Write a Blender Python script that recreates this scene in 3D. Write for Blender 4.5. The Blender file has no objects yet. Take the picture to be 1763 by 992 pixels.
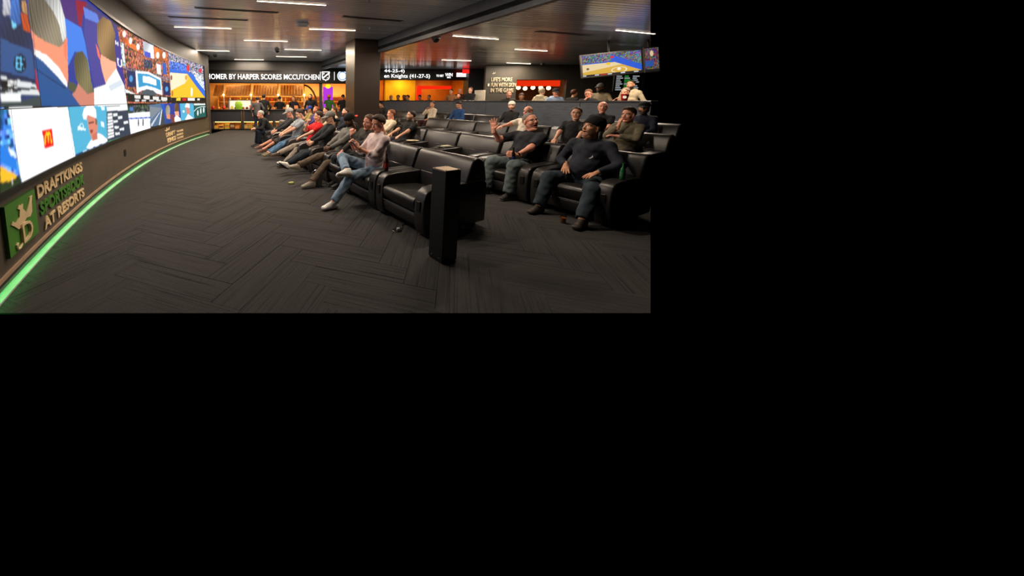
import bpy, bmesh, math, random
import numpy as np
from mathutils import Vector, Matrix

random.seed(7)
scene = bpy.context.scene
COL = scene.collection

# ------------------------------------------------------------------ camera
EYE = 1.55
TILT = math.atan(72 / 560)
cam_data = bpy.data.cameras.new('camera')
cam_data.sensor_fit = 'HORIZONTAL'
cam_data.sensor_width = 36.0
cam_data.lens = 560 / 1763 * 36
cam_data.shift_x = (881.5 - 560) / 1763
cam_data.shift_y = -(496 - 245) / 1763
cam_data.clip_start = 0.05
cam_data.clip_end = 200
cam = bpy.data.objects.new('camera', cam_data)
cam.location = (0, 0, EYE)
cam.rotation_euler = (math.pi / 2 - TILT, 0, 0)
COL.objects.link(cam)
scene.camera = cam

# ------------------------------------------------------------------ world: a windowless hall, nothing outside it
world = bpy.data.worlds.new('world')
scene.world = world
world.use_nodes = True
world.node_tree.nodes['Background'].inputs[0].default_value = (0, 0, 0, 1)
world.node_tree.nodes['Background'].inputs[1].default_value = 0.0

# ------------------------------------------------------------------ exposure
scene.view_settings.view_transform = 'Standard'
scene.view_settings.look = 'None'
scene.view_settings.gamma = 1
scene.view_settings.exposure = 0.0
scene.view_settings.use_curve_mapping = False

LAMP_POWER = 100.0        # watts of each linear ceiling lamp
SCREEN_POWER = 1.3      # emission of the video wall
PICTURE_GAMMA = 2.25

# ------------------------------------------------------------------ materials
MATS = {}
def srgb(c):
    return tuple(((v / 255) / 12.92 if v / 255 <= 0.04045 else ((v / 255 + 0.055) / 1.055) ** 2.4) for v in c)

def mat(name, col, rough=0.6, metal=0.0, bump=0.0, bscale=40.0, var=0.15, vscale=6.0, spec=0.5, stretch=None, sub=0.0, coat=0.0):
    if name in MATS:
        return MATS[name]
    m = bpy.data.materials.new(name); m.use_nodes = True
    nt = m.node_tree; b = nt.nodes['Principled BSDF']
    c = srgb(col)
    tc = nt.nodes.new('ShaderNodeTexCoord'); mp = nt.nodes.new('ShaderNodeMapping')
    if stretch: mp.inputs['Scale'].default_value = stretch
    nt.links.new(tc.outputs['Object'], mp.inputs['Vector'])
    nz = nt.nodes.new('ShaderNodeTexNoise'); nz.inputs['Scale'].default_value = vscale; nz.inputs['Detail'].default_value = 3
    nt.links.new(mp.outputs[0], nz.inputs['Vector'])
    rmp = nt.nodes.new('ShaderNodeValToRGB')
    rmp.color_ramp.elements[0].position = 0.3; rmp.color_ramp.elements[1].position = 0.7
    rmp.color_ramp.elements[0].color = tuple(v * (1 - var) for v in c) + (1,)
    rmp.color_ramp.elements[1].color = tuple(min(1, v * (1 + var)) for v in c) + (1,)
    nt.links.new(nz.outputs[0], rmp.inputs[0]); nt.links.new(rmp.outputs[0], b.inputs['Base Color'])
    b.inputs['Roughness'].default_value = rough; b.inputs['Metallic'].default_value = metal
    b.inputs['Specular IOR Level'].default_value = spec
    if coat: b.inputs['Coat Weight'].default_value = coat
    if bump:
        n2 = nt.nodes.new('ShaderNodeTexNoise'); n2.inputs['Scale'].default_value = bscale; n2.inputs['Detail'].default_value = 2
        nt.links.new(mp.outputs[0], n2.inputs['Vector'])
        bp = nt.nodes.new('ShaderNodeBump'); bp.inputs['Strength'].default_value = bump; bp.inputs['Distance'].default_value = 0.01
        nt.links.new(n2.outputs[0], bp.inputs['Height']); nt.links.new(bp.outputs[0], b.inputs['Normal'])
    MATS[name] = m
    return m

def emit(name, col, power):
    if name in MATS: return MATS[name]
    m = bpy.data.materials.new(name); m.use_nodes = True; nt = m.node_tree
    b = nt.nodes['Principled BSDF']; c = srgb(col)
    b.inputs['Base Color'].default_value = tuple(v * .3 for v in c) + (1,)
    b.inputs['Emission Color'].default_value = c + (1,); b.inputs['Emission Strength'].default_value = power
    MATS[name] = m
    return m

def picture_mat(name, power):
    m = bpy.data.materials.new(name); m.use_nodes = True; nt = m.node_tree
    b = nt.nodes['Principled BSDF']
    at = nt.nodes.new('ShaderNodeAttribute'); at.attribute_name = 'picture'
    b.inputs['Base Color'].default_value = (0.004, 0.004, 0.004, 1); b.inputs['Roughness'].default_value = 0.7; b.inputs['Specular IOR Level'].default_value = 0.1
    nt.links.new(at.outputs['Color'], b.inputs['Emission Color']); b.inputs['Emission Strength'].default_value = power
    MATS[name] = m
    return m

def cloth(col, kind='cotton'):
    return mat('%s_%d_%d_%d' % ((kind,) + tuple(col)), col, 0.85 if kind != 'satin' else .5, 0, 0.35, 160, 0.22, 14, 0.25)
def denim(col):
    return mat('denim_%d_%d_%d' % tuple(col), col, 0.9, 0, 0.4, 220, 0.35, 9, 0.2)
def skin_mat(col):
    return mat('skin_%d_%d_%d' % tuple(col), col, 0.5, 0, 0.12, 120, 0.08, 18, 0.4)
def hair_mat(col):
    return mat('hair_%d_%d_%d' % tuple(col), col, 0.6, 0, 0.6, 90, 0.35, 50, 0.35)

# ------------------------------------------------------------------ mesh helpers
def link(o, parent=None):
    COL.objects.link(o)
    if parent is not None: o.parent = parent
    return o

def tag(o, label=None, cat=None, group=None, kind=None):
    if label: o['label'] = label
    if cat: o['category'] = cat
    if group: o['group'] = group
    if kind: o['kind'] = kind
    return o

def empty(name, loc=(0, 0, 0), rz=0.0, label=None, cat=None, group=None):
    o = bpy.data.objects.new(name, None); o.location = loc; o.rotation_euler = (0, 0, rz); o.empty_display_size = .1
    COL.objects.link(o)
    return tag(o, label, cat, group)

class MB:
    """collects pieces of one mesh"""
    def __init__(self): self.v = []; self.f = []; self.mi = []
    def add(self, verts, faces, mi=0):
        n = len(self.v); self.v += [tuple(p) for p in verts]; self.f += [tuple(i + n for i in f) for f in faces]; self.mi += [mi] * len(faces)
        return self
    def box(self, x0, x1, y0, y1, z0, z1, mi=0, bevel=0.0, seg=2, M=None):
        bm = bmesh.new(); bmesh.ops.create_cube(bm, size=1)
        for v in bm.verts: v.co = Vector((x0 + (v.co.x + .5) * (x1 - x0), y0 + (v.co.y + .5) * (y1 - y0), z0 + (v.co.z + .5) * (z1 - z0)))
        if bevel: bmesh.ops.bevel(bm, geom=bm.edges[:], offset=bevel, segments=seg, profile=.5, affect='EDGES', clamp_overlap=True)
        return self.bm(bm, mi, M)
    def bm(self, bm, mi=0, M=None):
        bm.verts.index_update(); bm.normal_update()
        vs = [(M @ v.co) if M else v.co.copy() for v in bm.verts]
        self.add(vs, [[v.index for v in f.verts] for f in bm.faces], mi); bm.free(); return self
    def prism(self, pts, a0, a1, axis='y', mi=0, bevel=0.0, seg=2, M=None):
        bm = bmesh.new()
        def mk(p, a): return {'y': (p[0], a, p[1]), 'x': (a, p[0], p[1]), 'z': (p[0], p[1], a)}[axis]
        A = [bm.verts.new(mk(p, a0)) for p in pts]; B = [bm.verts.new(mk(p, a1)) for p in pts]
        bm.faces.new(A); bm.faces.new(B[::-1]); n = len(pts)
        for i in range(n): bm.faces.new((A[i], B[i], B[(i + 1) % n], A[(i + 1) % n])[::-1])
        bmesh.ops.recalc_face_normals(bm, faces=bm.faces[:])
        if bevel:
            es = [e for e in bm.edges if len(e.link_faces) == 2 and e.calc_face_angle(0) > .6]
            bmesh.ops.bevel(bm, geom=es, offset=bevel, segments=seg, profile=.5, affect='EDGES', clamp_overlap=True)
        return self.bm(bm, mi, M)
    def tube(self, a, b, r0, r1=None, n=10, mi=0, caps=True):
        r1 = r0 if r1 is None else r1
        a, b = Vector(a), Vector(b); d = (b - a).normalized()
        s = d.orthogonal().normalized(); t = d.cross(s)
        vs = []
        for p, r in ((a, r0), (b, r1)):
            for i in range(n):
                q = 2 * math.pi * i / n; vs.append(p + s * (r * math.cos(q)) + t * (r * math.sin(q)))
        fs = [(i, (i + 1) % n, n + (i + 1) % n, n + i) for i in range(n)]
        if caps: fs += [tuple(range(n))[::-1], tuple(range(n, 2 * n))]
        return self.add(vs, fs, mi)
    def path(self, pts, r, n=8, mi=0):
        for p, q in zip(pts, pts[1:]): self.tube(p, q, r, r, n, mi)
        return self
    def lathe(self, prof, n=20, mi=0, c=(0, 0, 0)):
        vs = []; fs = []
        for r, z in prof:
            for i in range(n): q = 2 * math.pi * i / n; vs.append((c[0] + r * math.cos(q), c[1] + r * math.sin(q), c[2] + z))
        for k in range(len(prof) - 1):
            for i in range(n): fs.append((k * n + i, k * n + (i + 1) % n, (k + 1) * n + (i + 1) % n, (k + 1) * n + i))
        fs.append(tuple(range(n))[::-1]); fs.append(tuple(range((len(prof) - 1) * n, len(prof) * n)))
        return self.add(vs, fs, mi)
    def mesh(self, name, mats, smooth=False):
        me = bpy.data.meshes.new(name); me.from_pydata(self.v, [], self.f)
        for m in (mats if isinstance(mats, (list, tuple)) else [mats]): me.materials.append(m)
        me.polygons.foreach_set('material_index', self.mi)
        if smooth: me.polygons.foreach_set('use_smooth', [True] * len(me.polygons))
        me.update(); return me
    def build(self, name, mats, parent=None, loc=(0, 0, 0), rz=0.0, smooth=False):
        me = self.mesh(name, mats, smooth)
        if smooth:
            try: me.set_sharp_from_angle(angle=math.radians(40))
            except Exception: pass
        o = bpy.data.objects.new(name, me)
        o.location = loc; o.rotation_euler = (0, 0, rz)
        return link(o, parent)

def copy_tree(root, loc, rz=None, label=None, scale=None):
    r = root.copy(); COL.objects.link(r); r.location = loc
    if rz is not None: r.rotation_euler = (0, 0, rz)
    if scale is not None: r.scale = scale
    if label: r['label'] = label
    for ch in root.children:
        c = ch.copy(); COL.objects.link(c); c.parent = r
        for g in ch.children:
            d = g.copy(); COL.objects.link(d); d.parent = c
    return r

def text_mesh(body, size=1.0, bold=0.0, depth=0.0, align='LEFT', sx=1.0, spacing=1.0):
    cu = bpy.data.curves.new('lettering', 'FONT'); cu.body = body; cu.size = size; cu.offset = bold; cu.extrude = depth
    cu.align_x = align; cu.resolution_u = 3; cu.space_character = spacing
    o = bpy.data.objects.new('lettering', cu); COL.objects.link(o)
    dg = bpy.context.evaluated_depsgraph_get(); dg.update()
    me = bpy.data.meshes.new_from_object(o.evaluated_get(dg))
    bpy.data.objects.remove(o)
    for v in me.vertices: v.co.x *= sx
    return me

def text_width(me):
    xs = [v.co.x for v in me.vertices]; return min(xs), max(xs)

# ------------------------------------------------------------------ floor plan
ROW = math.radians(23.4)                     # the seat rows run at this angle
U = Vector((math.cos(ROW), math.sin(ROW)))   # towards the back of the seats
W = Vector((-math.sin(ROW), math.cos(ROW)))  # along the rows, away from the camera
O = Vector((1.1, 3.48))
FACE = math.pi + ROW                         # heading of a seated viewer
def XY(s, t): return O + W * s + U * t
ACX, ACY, AR = 25.626, 15.264, 30.956        # the arc of the video wall
def arc(a, z, off=0.0):
    r = AR - off
    return (ACX - r * math.cos(a / AR), ACY - r * math.sin(a / AR), z)
CEIL_A, CEIL_B = 3.6, 3.25
# right limit of what the photograph shows, and its near limit on the floor
def right_lim(y, z): return y * .99184 - (z - EYE) * .12751
NEAR = 2.21

# ================================================================== STRUCTURE
M_wall = mat('wall_vinyl_taupe', (80, 72, 60), 0.55, 0, 0.3, 120, 0.10, 3)
M_dark = mat('wall_paint_charcoal', (52, 50, 48), 0.5, 0, 0.15, 90, 0.12, 3)
M_slate = mat('divider_laminate_slate', (80, 86, 96), 0.45, 0, 0.12, 60, 0.18, 5, stretch=(1, 1, 6))
M_black = mat('black_plastic', (14, 14, 15), 0.4)
M_ceil = mat('ceiling_metal', (240, 247, 255), 0.22, 0.45, 0, 0, 0.04, 2)
M_groove = mat('ceiling_groove', (18, 18, 18), 0.7)

# ---- floor: sub-floor slab with herringbone carpet planks
def carpet_material():
    m = bpy.data.materials.new('carpet_plank_pile'); m.use_nodes = True; nt = m.node_tree; b = nt.nodes['Principled BSDF']
    tc = nt.nodes.new('ShaderNodeTexCoord'); oi = nt.nodes.new('ShaderNodeObjectInfo')
    mul = nt.nodes.new('ShaderNodeMath'); mul.operation = 'MULTIPLY'; mul.inputs[1].default_value = 37.0
    nt.links.new(oi.outputs['Random'], mul.inputs[0])
    cmb = nt.nodes.new('ShaderNodeCombineXYZ'); nt.links.new(mul.outputs[0], cmb.inputs[1]); nt.links.new(mul.outputs[0], cmb.inputs[2])
    add = nt.nodes.new('ShaderNodeVectorMath'); add.operation = 'ADD'
    nt.links.new(tc.outputs['Object'], add.inputs[0]); nt.links.new(cmb.outputs[0], add.inputs[1])
    def noise(scale, stretch, detail):
        mp = nt.nodes.new('ShaderNodeMapping'); mp.inputs['Scale'].default_value = stretch
        nt.links.new(add.outputs[0], mp.inputs['Vector'])
        n = nt.nodes.new('ShaderNodeTexNoise'); n.inputs['Scale'].default_value = scale; n.inputs['Detail'].default_value = detail
        nt.links.new(mp.outputs[0], n.inputs['Vector']); return n
    n1 = noise(1.0, (0.8, 30, 1), 2); n2 = noise(1.0, (1.4, 150, 1), 2); n3 = noise(1.0, (90, 200, 1), 1)
    m1 = nt.nodes.new('ShaderNodeMath'); m1.operation = 'MULTIPLY_ADD'; m1.inputs[1].default_value = 1.0
    nt.links.new(n2.outputs[0], m1.inputs[0]); nt.links.new(n1.outputs[0], m1.inputs[2])
    m2 = nt.nodes.new('ShaderNodeMath'); m2.operation = 'MULTIPLY_ADD'; m2.inputs[1].default_value = .45
    nt.links.new(n3.outputs[0], m2.inputs[0]); nt.links.new(m1.outputs[0], m2.inputs[2])
    r = nt.nodes.new('ShaderNodeValToRGB'); e = r.color_ramp.elements
    e[0].position = .85; e[0].color = srgb((24, 24, 24)) + (1,); e[1].position = 1.4; e[1].color = srgb((71, 70, 69)) + (1,)
    k = e.new(1.12); k.color = srgb((43, 41, 40)) + (1,)
    # ramp input is limited to 0..1: bring the sum into range
    md = nt.nodes.new('ShaderNodeMapRange'); md.inputs[1].default_value = .62; md.inputs[2].default_value = 1.82
    nt.links.new(m2.outputs[0], md.inputs[0]); nt.links.new(md.outputs[0], r.inputs[0])
    e[0].position = .12; e[1].position = .5; e[2].position = .9
    nt.links.new(r.outputs[0], b.inputs['Base Color']); b.inputs['Roughness'].default_value = .95; b.inputs['Specular IOR Level'].default_value = .1
    bp = nt.nodes.new('ShaderNodeBump'); bp.inputs['Strength'].default_value = .5; bp.inputs['Distance'].default_value = .006
    nt.links.new(md.outputs[0], bp.inputs['Height']); nt.links.new(bp.outputs[0], b.inputs['Normal'])
    return m
M_carpet = carpet_material()

def clip_poly(poly, f):
    out = []
    for i in range(len(poly)):
        p, q = poly[i], poly[(i + 1) % len(poly)]; a, b = f(p), f(q)
        if a >= 0: out.append(p)
        if (a >= 0) != (b >= 0):
            k = a / (a - b); out.append((p[0] + (q[0] - p[0]) * k, p[1] + (q[1] - p[1]) * k))
    return out

BACK_A = Vector((-6.3, 17.17)); BACK_DIR = Vector((math.cos(math.radians(4.8)), math.sin(math.radians(4.8))))
def back(d, dep=0.0):       # a point on the back wall line, dep metres further away
    n = Vector((-BACK_DIR.y, BACK_DIR.x)); return BACK_A + BACK_DIR * d + n * dep
arc_floor = [arc(a, 0)[:2] for a in [14.2 - i * .6 for i in range(28)]]
arc_floor = [p for p in arc_floor if p[1] > NEAR - .3]
floor_poly = arc_floor + [tuple(back(.3)), tuple(back(14.5)), (right_lim(18.5, 0), 18.5), (right_lim(NEAR, 0), NEAR), (-2.6, NEAR)]
floor_poly = [p for p in floor_poly if p[1] >= NEAR - .001]
b = MB(); b.prism(floor_poly, -.012, -.006, 'z')
floor = tag(b.build('floor', mat('floor_screed', (38, 36, 34), .9)), kind='structure')

LP, WP = 1.08, .27
def plank_mesh():
    m = MB(); m.box(-LP / 2 + .0015, LP / 2 - .0015, -WP / 2 + .0015, WP / 2 - .0015, -.006, 0, 0, .0015, 1); return m.mesh('carpet_plank', M_carpet)
pm = plank_mesh()
def inside_floor(p):
    if p[1] < NEAR: return False
    if p[0] > right_lim(p[1], 0): return False
    if math.hypot(p[0] - ACX, p[1] - ACY) > AR + .02: return False
    return (Vector(p) - BACK_A).dot(Vector((-BACK_DIR.y, BACK_DIR.x))) < 0
cands = []
base_ang = ROW + math.pi / 2      # heading of W
for i in range(-90, 91):
    for j in range(-24, 25):
        # herringbone lattice in units of the plank width (L = 4 W)
        for kind in (0, 1):
            cx, cy, r = ((i + j * 4 + 2.0), (i - j * 4 + .5), 0) if kind == 0 else ((i + j * 4 + 4.5), (i - j * 4 - 1.0), 1)
            ang = base_ang - math.pi / 4
            x = (cx * math.cos(ang) - cy * math.sin(ang)) * WP; y = (cx * math.sin(ang) + cy * math.cos(ang)) * WP
            x += -.6; y += 6.0
            if not (-7 < x < 10 and 1.2 < y < 18): continue
            a2 = ang + r * math.pi / 2
            ex, ey = math.cos(a2), math.sin(a2)
            cs = [(x + ex * l * LP / 2 - ey * w * WP / 2, y + ey * l * LP / 2 + ex * w * WP / 2) for l, w in ((-1, -1), (1, -1), (1, 1), (-1, 1))]
            ins = sum(inside_floor(c) for c in cs)
            if ins == 0: continue
            cands.append((math.hypot(x, y), x, y, a2, ins, cs))
cands.sort()
def floor_clip(cs):
    p = clip_poly(list(cs), lambda q: q[1] - NEAR)
    p = clip_poly(p, lambda q: right_lim(q[1], 0) - q[0]) if p else p
    p = clip_poly(p, lambda q: AR + .02 - math.hypot(q[0] - ACX, q[1] - ACY)) if p else p
    return p
rest = MB()
for n, (dist, x, y, a2, ins, cs) in enumerate(cands):
    if n < 300:
        if ins == 4:
            o = bpy.data.objects.new('carpet_plank', pm); o.location = (x, y, 0); o.rotation_euler = (0, 0, a2)
            link(o, floor)
        else:
            p = floor_clip(cs)
            if len(p) < 3: continue
            c_, s_ = math.cos(-a2), math.sin(-a2)
            loc = [((q[0] - x) * c_ - (q[1] - y) * s_, (q[0] - x) * s_ + (q[1] - y) * c_) for q in p]
            m = MB(); m.prism(loc, -.006, 0, 'z'); m.build('carpet_plank', M_carpet, floor, (x, y, 0), a2)
    else:
        p = floor_clip(cs)
        if len(p) >= 3: rest.add([(q[0], q[1], random.uniform(-.0008, 0)) for q in p], [tuple(range(len(p)))])
tag(rest.build('carpet_field', M_carpet, floor), kind='stuff')

# ---- curved video-wall wall
def arc_slab(m, a0, a1, z0, z1, o0, o1, n, mi=0):
    vs = []; fs = []
    for i in range(n + 1):
        a = a0 + (a1 - a0) * i / n
        vs += [arc(a, z0, o0), arc(a, z0, o1), arc(a, z1, o1), arc(a, z1, o0)]
    for i in range(n):
        k = 4 * i
        for c in range(4): fs.append((k + c, k + (c + 1) % 4, k + 4 + (c + 1) % 4, k + 4 + c))
    fs += [(0, 3, 2, 1), (4 * n, 4 * n + 1, 4 * n + 2, 4 * n + 3)]
    m.add(vs, fs, mi)
A_NEAR, A_FAR = 14.2, .38
m = MB(); arc_slab(m, A_NEAR, A_FAR, .15, CEIL_A + .05, -.3, 0, 60)
wall_left = tag(m.build('wall_left', M_wall, smooth=True), kind='structure')
m = MB(); arc_slab(m, A_NEAR, A_FAR, 3.095, CEIL_A + .0, -.01, .006, 60); m.build('soffit', mat('soffit_dark', (52, 49, 42), .55, 0, .2, 120, .1, 3), wall_left, smooth=True)  # thin darker slab over the wall above the screen
m = MB(); arc_slab(m, A_NEAR, A_FAR, -.02, .15, -.3, -.055, 60); m.build('toe_kick', mat('toe_kick_paint', (70, 74, 70), .5), wall_left, smooth=True)
m = MB(); arc_slab(m, A_NEAR, A_FAR, .15, .18, -.05, .018, 60)
tag(m.build('trim_1', mat('trim_oak', (176, 146, 120), .45, 0, .1, 60, .15, 5)), kind='structure')
m = MB(); arc_slab(m, A_NEAR, A_FAR, .112, .15, -.004, .006, 60); m.build('strip_baffle', mat('strip_baffle_dark', (58, 64, 60), .5), wall_left, smooth=True)  # lip added to hold the green strip's light down at the floor
m = MB(); arc_slab(m, A_NEAR, A_FAR, .132, .148, -.05, -.03, 60)
tag(m.build('light_strip', emit('green_light_strip', (0, 255, 100), 11)), 'long green glowing light strip along the foot of the curved wall', 'light strip')
m = MB(); arc_slab(m, A_NEAR, A_FAR, -.006, .016, -.06, .012, 60)
tag(m.build('trim_4', mat('cove_satin', (196, 200, 198), .35)), kind='structure')
# end face of the curved wall beside the bar
m = MB(); p0 = Vector(arc(A_FAR, 0)[:2]); m.box(p0.x - .3, p0.x - .002, p0.y - .02, p0.y + .3, 0, CEIL_A + .05)
tag(m.build('wall_end', M_dark), kind='structure')

# ---- ceilings: long narrow metal planks
LAMP_DIR = math.radians(12)
def plank_ceiling(name, poly, z, pitch=.12):
    d = Vector((math.cos(LAMP_DIR), math.sin(LAMP_DIR))); n = Vector((-d.y, d.x))
    proj = [Vector(p).dot(n) for p in poly]; lo, hi = min(proj), max(proj)
    m = MB(); k = lo; rnd = random.Random(3)
    while k < hi:
        for w0, w1, dz, mi in ((k, k + pitch - .014, 0, 0), (k + pitch - .014, k + pitch, .012, 1)):
            p = clip_poly(list(poly), lambda q: Vector(q).dot(n) - w0)
            p = clip_poly(p, lambda q: w1 - Vector(q).dot(n)) if len(p) > 2 else p
            if len(p) < 3: continue
            tilt = rnd.uniform(-.0016, .0016) if mi == 0 else 0
            m.add([(q[0], q[1], z + dz + tilt * (1 if Vector(q).dot(n) > (w0 + w1) / 2 else -1)) for q in p], [tuple(range(len(p)))[::-1]], mi)
        k += pitch
    m.prism(list(poly), z + .02, z + .12, 'z', 1)
    return tag(m.build(name, [M_ceil, M_groove]), kind='structure')
FA, FD = Vector((1.89, 11.17)), Vector((.307, -.952))         # line of the step between the two ceilings
f_near, f_far = FA + FD * 8.0, FA - FD * 6.75
arc_c = [arc(14.2 - i * .6, 0)[:2] for i in range(25)]
ceil_a = [p for p in arc_c] + [tuple(back(.0)), tuple(f_far), tuple(f_near)]
# keep the polygon simple: the near edge joins the step line to the start of the curve
ceiling = plank_ceiling('ceiling', ceil_a, CEIL_A)
ceil_b = [tuple(f_near), tuple(f_far), tuple(back(6.4, 4.5)), tuple(back(16, 4.5)), (right_lim(22, CEIL_B) , 22), (right_lim(4.3, CEIL_B), 4.3)]
ceil_b = [tuple(FA + FD * 7.0), tuple(f_far), tuple(back(14.6)), (8.2, 20.5), (right_lim(20.5, CEIL_B), 20.5), (right_lim(4.6, CEIL_B), 4.6)]
plank_ceiling('ceiling_lower', ceil_b, CEIL_B)
m = MB(); nrm = Vector((FD.y, -FD.x)) * -1
q = [f_near, f_far, f_far + Vector((.12, .03)), f_near + Vector((.12, .03))]
m.prism([tuple(v) for v in q], 3.17, CEIL_A + .02, 'z'); tag(m.build('trim_2', mat('fascia_paint', (66, 70, 76), .4)), kind='structure')

# ---- pillar
PU, PV = Vector((.963, .27)), Vector((-.27, .963))
c0 = Vector((1.0, 11.2))
m = MB(); q = [c0, c0 + PU * .93, c0 + PU * .93 + PV * .9, c0 + PV * .9]
m.prism([tuple(v) for v in q], 0, CEIL_A, 'z', 0, .01, 1)
tag(m.build('wall_pillar', mat('pillar_laminate', (50, 39, 33), .38, .2, .12, 150, .16, 3, stretch=(1, 1, 14))), kind='structure')
qi = [c0 - PU * .012, c0, c0 + PV * .9, c0 + PV * .9 - PU * .012]
m = MB(); m.prism([tuple(v) for v in qi], 0, CEIL_A - .002, 'z'); tag(m.build('trim_3', mat('pillar_brass_panel', (84, 76, 60), .3, .7, 0, 0, .1, 3)), kind='structure')

# ---- back wall with two lit openings
BR = math.radians(4.8)
def bwall(name, d0, d1, z0, z1, dep0, dep1, mt, parent=None, kind='structure', bevel=0):
    m = MB(); m.box(d0, d1, dep0, dep1, z0, z1, 0, bevel)
    o = m.build(name, mt, parent, (BACK_A.x, BACK_A.y, 0), BR) if parent is None else m.build(name, mt, parent)
    if kind and parent is None: tag(o, kind=kind)
    return o
wb = bwall('wall_back', -.6, 8.6, 2.45, 3.7, 0, .15, M_dark)
bwall('lintel', 8.6, 14.3, 2.66, 3.4, 0, .15, M_dark, wb)
bwall('pier', 6.0, 6.16, 1.07, 2.45, 0, .15, M_dark, wb)
bwall('pier', 8.0, 9.3, 0, 2.7, 0, .15, M_dark, wb)
bwall('pier', 14.1, 15.4, 0, 3.4, -.4, .15, mat('pier_paint', (64, 70, 78), .5), wb)
bwall('pier', -.6, .2, 0, 2.45, 0, .15, M_dark, wb)
bwall('band', 6.16, 8.0, 0, .95, 0, .12, M_dark, wb)
bwall('band', 9.3, 14.1, 0, 1.1, 0, .12, M_dark, wb)
# the rooms behind the openings
M_cream = mat('plaster_amber', (236, 198, 130), .7, 0, .1, 30, .12, 3)
M_yellow = mat('plaster_yellow', (240, 196, 40), .6, 0, .1, 30, .08, 3)
M_orange = mat('plaster_orange', (206, 120, 40), .6, 0, .1, 30, .1, 3)
kb = bwall('wall_kitchen', -1.2, 8.6, 0, 2.9, 3.3, 3.4, M_cream)
bwall('wall_kitchen_left', -1.3, -1.2, 0, 2.9, .15, 3.4, M_cream); bwall('wall_kitchen_right', 8.6, 8.7, 0, 3.2, .15, 3.8, M_orange)
bwall('ceiling_kitchen', -1.3, 8.7, 2.8, 2.9, .15, 3.4, M_cream)
bwall('floor_kitchen', -1.3, 15.4, -.1, 0, .12, 4.2, mat('tile_grey', (90, 84, 78), .5))
kr = bwall('wall_lounge', 8.7, 15.4, 0, 3.3, 4.0, 4.1, M_orange)
bwall('panel', 10.6, 12.6, 0, 3.0, 3.6, 4.0, M_yellow, kr); bwall('panel', 9.0, 10.5, 0, 3.0, 3.8, 4.0, M_orange, kr)
bwall('ceiling_lounge', 8.7, 15.4, 3.0, 3.1, .15, 4.0, mat('soffit_brown', (130, 84, 50), .6))
bwall('wall_lounge_right', 15.3, 15.4, 0, 3.1, .15, 4.0, M_orange)
m = MB(); m.box(12.2, 14.4, 2.2, 2.3, 2.25, 2.45); m.box(12.2, 12.5, 2.2, 2.3, 0, 2.25)
tag(m.build('neon_portal', emit('red_glow', (255, 40, 14), .95), None, (BACK_A.x, BACK_A.y, 0), BR), 'glowing red doorway surround in the orange lounge behind the ticker', 'light')

# ---- wall with slogan and red canteen opening
m = MB()
for x0, x1, z0, z1 in ((7.75, 9.27, 0, 3.3), (9.27, 11.7, 2.55, 3.3), (9.27, 11.7, 0, 1.2), (11.7, 15.45, 0, 3.3)): m.box(x0, x1, 16, 16.15, z0, z1)
tag(m.build('wall_right', mat('slogan_wall_paint', (70, 66, 58), .6, 0, .1, 60, .1, 3)), kind='structure')
m = MB(); m.box(9.0, 12.0, 18.5, 18.6, 0, 3.3); m.box(8.9, 9.0, 16.15, 18.6, 0, 3.3); m.box(12.0, 12.1, 16.15, 18.6, 0, 3.3); m.box(8.9, 12.1, 16.15, 18.6, 3.0, 3.1)
tag(m.build('wall_canteen', mat('canteen_brown', (120, 76, 44), .6)), kind='structure')
m = MB(); m.box(9.3, 11.68, 16.4, 16.5, 2.25, 2.54, 0, .02)
tag(m.build('canopy', emit('red_canopy_glow', (250, 52, 14), .8)), 'glowing red band across the top of the canteen opening', 'light')

# ---- low divider wall with ledge behind the rear seats
TDIV = 7.75
pd0, pd1 = XY(-1.2, TDIV), XY(13.2, TDIV)
def lim_s(t, z):
    s = -3.0
    while s < 10 and XY(s, t).x > right_lim(XY(s, t).y, z): s += .02
    return s
s0 = lim_s(TDIV, 1.2)
div = empty('wall_divider', (0, 0, 0)); tag(div, kind='structure')
edges = [s0] + [v for v in [-.3 + 1.55 * k for k in range(12)] if v > s0 + .1 and v < 14.0] + [14.2]
for a, bb in zip(edges, edges[1:]):
    p = [XY(a + .004, TDIV), XY(bb - .004, TDIV), XY(bb - .004, TDIV + .06), XY(a + .004, TDIV + .06)]
    m = MB(); m.prism([tuple(v) for v in p], 0, 1.5, 'z', 0, .004, 1); m.build('panel', M_slate, div)
p = [XY(s0, TDIV - .03), XY(14.2, TDIV - .03), XY(14.2, TDIV + .3), XY(s0, TDIV + .3)]
m = MB(); m.prism([tuple(v) for v in p], 1.5, 1.545, 'z', 0, .006, 1); m.build('ledge', mat('ledge_dark', (44, 46, 50), .35), div)
p = [XY(s0, TDIV + .06), XY(14.2, TDIV + .06), XY(14.2, TDIV + 3.6), XY(s0 + 2.2, TDIV + 3.6)]
PLAT = .3
m = MB(); m.prism([tuple(v) for v in p], 0, PLAT, 'z'); tag(m.build('floor_platform', mat('platform_carpet', (48, 44, 42), .95)), kind='structure')

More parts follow.
